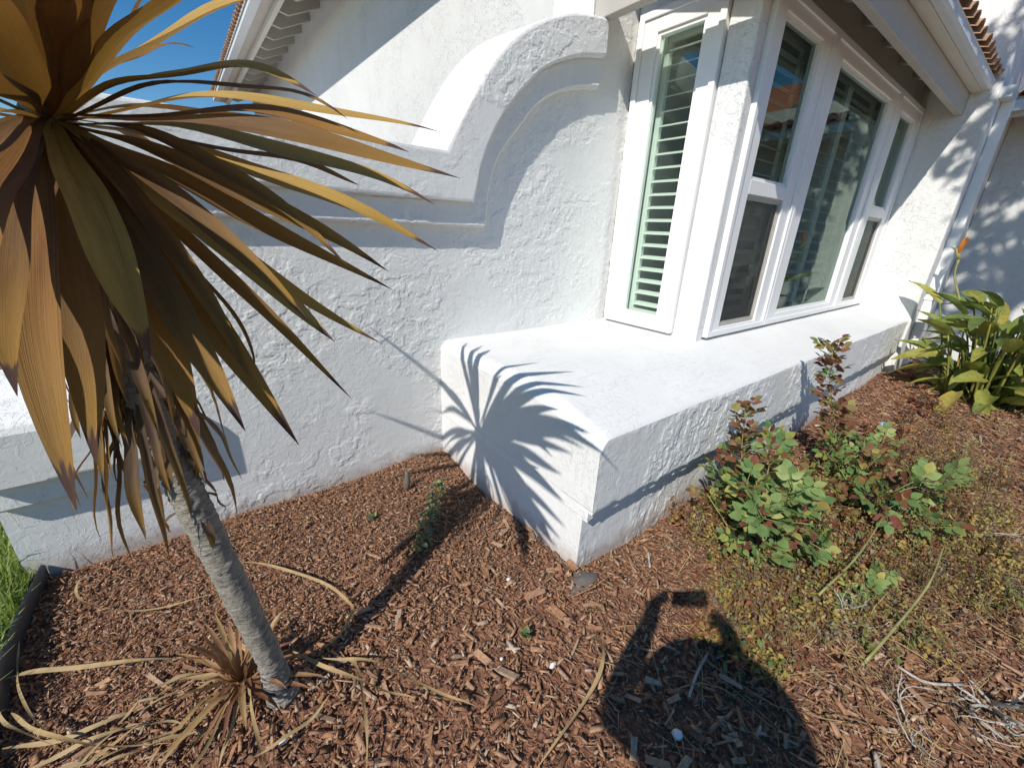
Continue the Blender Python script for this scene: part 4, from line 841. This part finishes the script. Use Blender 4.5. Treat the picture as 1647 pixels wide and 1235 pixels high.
for i in range(1300):   # fine dead stems and straw
    x = rr.gauss(2.5, .7); y = rr.gauss(.15, .38); L = rr.uniform(.05, .22); a = rr.uniform(0, 6.28); el = rr.gauss(.1, .22)
    if (x > 1.25 and y > 1.0): continue
    p = Vector((x, y, gz(x, y)+rr.uniform(.01, .05))); d = Vector((math.cos(a)*math.cos(el), math.sin(a)*math.cos(el), abs(math.sin(el)))); k = Vector((rr.uniform(-1, 1), rr.uniform(-1, 1), 0))*L*.15
    r0 = rr.uniform(.0008, .0022); tw.tube([p, p+d*L*.5+k, p+d*L], [r0, r0, r0*.5], 3, False)
tag(tw.obj('dead_stems', M['straw']), 'thin dead stems and straw scattered over the right bed', 'straw', kind='stuff')

# white lichened dead shrubs
def dead_shrub(label, base, seed, scale, n=4):
    rd = random.Random(seed); e = empty('dead_shrub', base); tag(e, label, 'dead shrub', 'grey dead shrubs')
    def grow(p, d, L, r_, depth):
        k = 5; P = [p]; q = p.copy(); dd = d.copy()
        for i in range(k):
            dd = (dd+Vector((rd.uniform(-.35, .35), rd.uniform(-.35, .35), rd.uniform(-.25, .25)))).normalized(); q = q+dd*L/k; q.z = max(q.z, .012); P.append(q.copy())
        MB().tube(P, [r_*(1-.1*i) for i in range(k+1)], 6).obj('branch', M['deadwood'], e, True)
        if depth > 0:
            for i in range(rd.choice([2, 3, 3])):
                j = rd.randint(2, k); nd = (dd+Vector((rd.uniform(-1, 1), rd.uniform(-1, 1), rd.uniform(-.2, .7)))*.9).normalized(); grow(P[j], nd, L*rd.uniform(.45, .75), r_*.55, depth-1)
    for i in range(n):
        a = rd.uniform(0, 6.28); grow(Vector((0, 0, 0)), Vector((math.cos(a), math.sin(a), rd.uniform(.2, 1.3))).normalized(), scale*rd.uniform(.6, 1.1), .0058*scale/.2, 2)
dead_shrub('white lichen-covered dead branch lying in the middle of the right bed', (2.06, .17, gz(2.06, .17)+.01), 5, .16, 3)
dead_shrub('forked grey dead twigs standing behind the white dead branch', (3.3, -.02, gz(3.3, -.02)), 6, .24, 3)
dead_shrub('tall bare grey dead shrub at the right edge of the bed', (2.15, -.33, gz(2.15, -.33)), 7, .30, 5)
dead_shrub('flat grey twigs low on the mulch beside the shadow of the photographer', (1.75, -.16, gz(1.75, -.16)), 12, .16, 3)
for i, (lab, ps, r_) in enumerate((('long pale stick near the right edge of the bed', [(2.33, -.08, .03), (2.2, -.22, .03), (2.06, -.38, .03)], .005), ('pale stick lying at the bottom right of the bed', [(1.56, -.10, .03), (1.46, -.15, .03)], .008),
        ('grey stick crossing under the grey shrub', [(1.98, -.06, .03), (1.98, -.15, .04), (2.10, -.24, .04)], .006), ('light brown stick in the shadow of the photographer', [(1.42, .42, .035), (1.30, .40, .035), (1.19, .37, .035)], .005),
        ('short white stick against the sill front', [(1.72, .92, .03), (1.62, .84, .03)], .006))):
    o = MB().tube(spline([(a, b, gz(a, b)+c) for a, b, c in ps], 8), [r_]*8, 5).obj('stick', M['deadwood'], None, True); tag(o, lab, 'stick', 'loose sticks')

# small succulent by the sill
su = empty('succulent_sprig', (.80, 1.72, .01)); tag(su, 'small green trailing succulent in the mulch left of the sill', 'plant'); rd = random.Random(3)
smesh = []
V, F = ovate(.032, .022, 4, .3, .1); me = bpy.data.meshes.new('leaf'); me.from_pydata([tuple(v) for v in V], [], F); me.materials.append(M['succulent'])
for k in range(170):
    t = rd.random(); px = -.12+.36*t+rd.gauss(0, .025); py = -.14+.42*t+rd.gauss(0, .03); h = rd.uniform(.01, .05+.05*t)
    a = rd.uniform(0, 6.28); put_leaf(me, su, (px, py, h), (math.cos(a), math.sin(a), rd.uniform(-.1, .8)), rd, rd.uniform(.6, 1.2))
for j, (x, y, s_, lab) in enumerate(((.86, .92, .5, 'tiny bright green seedling alone in the centre of the mulch'), (.60, 2.0, .4, 'tiny yellow-green seedling near the wall'))):
    e = empty('seedling', (x, y, gz(x, y)+.02)); tag(e, lab, 'plant', 'seedlings')
    for k in range(7): put_leaf(me, e, (rd.gauss(0, .006), rd.gauss(0, .006), 0), (rd.uniform(-1, 1), rd.uniform(-1, 1), 1.2), rd, 1.5*s_*2)

# ------------------------------------------------------------------ bird of paradise
bp = empty('bird_of_paradise', (6.55, .15, gz(6.5, .15))); tag(bp, 'clump of paddle-leaved plant with one orange flower by the right wall', 'plant'); rd = random.Random(14)
def paddle(L, Wd, rd):
    V = []; n = 9; 
    for i in range(n+1):
        t = i/n; wv = Wd*.5*math.sin(math.pi*min(1, (t*.93+.07))**.75)**.75; zz = -.22*L*t*t
        for c in (-1, -.5, 0, .5, 1): V.append((t*L, c*wv, zz+abs(c)**1.3*wv*.45+.006*math.sin(8*t+c*3)))
    return V, [(i*5+k, i*5+k+1, (i+1)*5+k+1, (i+1)*5+k) for i in range(n) for k in range(4)]
PB = []
for k in range(6):
    V, F = paddle(rd.uniform(.34, .50), rd.uniform(.10, .145), rd); me = bpy.data.meshes.new('leaf'); me.from_pydata(V, [], F); me.polygons.foreach_set('use_smooth', [True]*len(me.polygons)); me.materials.append(M['bop']); PB.append(me)
for k in range(150):
    a = rd.uniform(0, 6.28); r0 = rd.uniform(0, .42); b = Vector((math.cos(a)*r0*.6, math.sin(a)*r0*.8, 0)); h = rd.uniform(.06, 1.02); le = rd.uniform(.05, .30)
    top = b+Vector((math.cos(a)*le, math.sin(a)*le, h)); P = spline([b, b.lerp(top, .5)+Vector((0, 0, h*.08)), top], 6)
    MB().tube(P, [.012, .011, .010, .009, .008, .007], 5).obj('stalk', M['bop'], bp, True)
    el = rd.uniform(-.6, .9) if h < .6 else rd.uniform(-.1, 1.1); d = Vector((math.cos(a+rd.uniform(-.6, .6)), math.sin(a+rd.uniform(-.6, .6)), el)); o = put_leaf(rd.choice(PB), bp, top, d, rd, rd.uniform(.75, 1.15))
fs = spline([(.1, .25, .6), (.16, .45, .95), (.24, .60, 1.25), (.26, .62, 1.42)], 10); fl = MB().tube(fs, .011, 6).obj('flower_stalk', M['cane'], bp, True)
tip = fs[-1]; f = MB().tube([tip, tip+Vector((.02, .05, .10)), tip+Vector((.03, .12, .13))], [.02, .016, .002], 6).obj('flower', M['cane'], bp, True)
for k in range(6):
    d = Vector((rd.uniform(-.2, .2), rd.uniform(-.35, .25), 1)).normalized(); V, F = ovate(.19, .04, 5, .6, 0); q = d.to_track_quat('X', 'Z'); mobj('petal', [tip+Vector((0, .02, .05))+q @ Vector(v) for v in V], F, M['orange'], f)

# far greenery seen over the wall
def leaf_cloud(name, n, c, r_, lsz, mat, parent, seed):
    q = np.random.default_rng(seed); u = q.normal(0, 1, (n, 3)); u /= np.linalg.norm(u, axis=1)[:, None]; rad = q.uniform(.55, 1, n)**.5
    lump = 1+.25*np.sin(u[:, 0]*5+seed)*np.cos(u[:, 1]*4)+.15*np.sin(u[:, 2]*9); p = u*rad[:, None]*lump[:, None]*np.array(r_)+np.array(c)
    a = q.normal(0, 1, (n, 3)); a /= np.linalg.norm(a, axis=1)[:, None]; b = np.cross(a, q.normal(0, 1, (n, 3))); b /= np.linalg.norm(b, axis=1)[:, None]; L = q.uniform(.6, 1.3, n)[:, None]*lsz
    V = np.stack([p, p+a*L*.5-b*L*.28, p+a*L, p+a*L*.5+b*L*.28], 1); return bulk(name, V, np.array([(0, 1, 2, 3)]), mat, parent)
sh = empty('far_shrub', (1.6, 19.5, 0)); tag(sh, 'green treetop just showing over the wall against the sky', 'tree'); MB().tube([(0, 0, -.1), (0, 0, 3)], [.12, .07], 7).obj('trunk', M['tree_bark'], sh)
leaf_cloud('crown', 2500, (0, 0, 3.6), (1.3, 1.2, 1.0), .16, M['weed'], sh, 3)
# tree behind the photographer that throws the dappled shade on the far wing
tt = empty('shade_tree', (2.9, -1.9, 0)); tag(tt, 'tree off to the right that dapples the far wing with shade', 'tree')
MB().tube(spline([(0, 0, -.1), (.05, .05, 1.8), (.2, .25, 4.0), (.4, .5, 5.6), (.5, .7, 6.6)], 14), [.14-.008*i for i in range(14)], 8).obj('trunk', M['tree_bark'], tt, True)
for k in range(9):
    a = k*2.4; MB().tube([(.4, .5, 5.4+.1*k), (.4+.5*math.cos(a), .6+.4*math.sin(a), 6.0+.12*k), (.5+.9*math.cos(a), .7+.8*math.sin(a), 6.4+.1*k)], [.04, .025, .01], 5).obj('limb', M['tree_bark'], tt, True)
leaf_cloud('crown', 2400, (.5, .8, 6.7), (1.2, 1.0, .95), .17, M['tree_leaf'], tt, 5)

# ================================================================== the photographer, known by the shadow
ph = MB(); bodyv = {}
def person():
    J = {'pelvis': (-.50, -.41, .95, .16, .12), 'belly': (-.50, -.41, 1.10, .15, .12), 'chest': (-.49, -.40, 1.30, .17, .13), 'neck': (-.47, -.38, 1.48, .065, .065), 'head0': (-.455, -.36, 1.56, .08, .085), 'head1': (-.45, -.355, 1.66, .09, .10), 'head2': (-.45, -.355, 1.72, .065, .07),
         'shl': (-.50, -.15, 1.45, .10, .10), 'ell': (-.475, .03, 1.33, .07, .07), 'wrl': (-.235, .10, 1.55, .036, .036), 'hal': (-.19, .145, 1.62, .042, .028),
         'shr': (-.34, -.52, 1.42, .08, .08), 'elr': (-.12, -.40, 1.30, .058, .058), 'wrr': (-.01, -.14, 1.51, .036, .036), 'har': (.01, -.09, 1.575, .04, .025),
         'hil': (-.58, -.35, .90, .09, .09), 'knl': (-.55, -.30, .50, .065, .065), 'anl': (-.58, -.36, .09, .045, .045), 'tol': (-.45, -.20, .03, .04, .03),
         'hir': (-.42, -.47, .90, .09, .09), 'knr': (-.38, -.42, .50, .065, .065), 'anr': (-.41, -.50, .09, .045, .045), 'tor': (-.27, -.34, .03, .04, .03)}
    E = [('pelvis','belly'),('belly','chest'),('chest','neck'),('neck','head0'),('head0','head1'),('head1','head2'),('chest','shl'),('shl','ell'),('ell','wrl'),('wrl','hal'),('chest','shr'),('shr','elr'),('elr','wrr'),('wrr','har'),
         ('pelvis','hil'),('hil','knl'),('knl','anl'),('anl','tol'),('pelvis','hir'),('hir','knr'),('knr','anr'),('anr','tor')]
    # fingers: four curled round the phone and a thumb, each hand
    for s_, hand, ox in (('l', Vector(J['hal'][:3]), r2), ('r', Vector(J['har'][:3]), -r2)):
        for k in range(4):
            b = hand+u2*(.012-.016*k)+ox*.01; a = b+ox*.03-fw*.012; c = a+ox*.026-fw*.004
            J['f%s%da' % (s_, k)] = (*a, .009, .009); J['f%s%db' % (s_, k)] = (*c, .0075, .0075); E += [('ha'+s_, 'f%s%da' % (s_, k)), ('f%s%da' % (s_, k), 'f%s%db' % (s_, k))]
        a = hand-u2*.035+ox*.02-fw*.02; c = a+ox*.03+u2*.008; J['t%sa' % s_] = (*a, .011, .011); J['t%sb' % s_] = (*c, .009, .009); E += [('ha'+s_, 't%sa' % s_), ('t%sa' % s_, 't%sb' % s_)]
    names = list(J); me = bpy.data.meshes.new('person'); base = Vector((-.50, -.41, 0)); me.from_pydata([tuple(Vector(J[n][:3])-base) for n in names], [(names.index(a), names.index(b)) for a, b in E], [])
    o = lobj('person', me); o.location = base; md = o.modifiers.new('skin', 'SKIN'); md.use_smooth_shade = True
    if not me.skin_vertices: return o
    sv = me.skin_vertices[0].data
    for i, n in enumerate(names): sv[i].radius = J[n][3:5]; sv[i].use_root = (n == 'pelvis')
    ss = o.modifiers.new('sub', 'SUBSURF'); ss.levels = 1; ss.render_levels = 2
    me.materials.append(M['shirt']); return o
pe = person(); tag(pe, 'person with both arms raised holding a phone, whose shadow falls on the mulch', 'person')
# wide-brimmed sun hat
hp_ = [(.0, .13), (.06, .125), (.095, .10), (.105, .03), (.13, .015), (.20, .004), (.295, -.014), (.297, -.018), (.20, -.004), (.10, .0)]; ns = 40; V = []
for r_, z in hp_:
    for k in range(ns):
        a = 2*math.pi*k/ns; V.append((r_*math.cos(a)*(1+.03*math.sin(3*a+1)*(r_ > .15)), r_*math.sin(a)*(1+.02*math.sin(2*a)*(r_ > .15)), z+.008*math.sin(2*a+.6)*(r_ > .15)))
hat = mobj('sun_hat', V, [(i*ns+k, i*ns+(k+1) % ns, (i+1)*ns+(k+1) % ns, (i+1)*ns+k) for i in range(len(hp_)-1) for k in range(ns)], M['hair'], pe, True); hat.location = Vector((-.47, -.335, 1.66))-pe.location
pho = MB().box(-.155, .018, -.04, .04, .004, .012).obj('phone', M['phone'], None, False, .003); pho.matrix_world = Matrix.Translation(CAM-fw*.004) @ CAMROT.to_4x4(); pho.matrix_world = Matrix.Translation(CAM+CAMROT @ Vector((0, 0, .004))) @ CAMROT.to_4x4()
tag(pho, 'black phone held up level in the raised hands', 'phone')
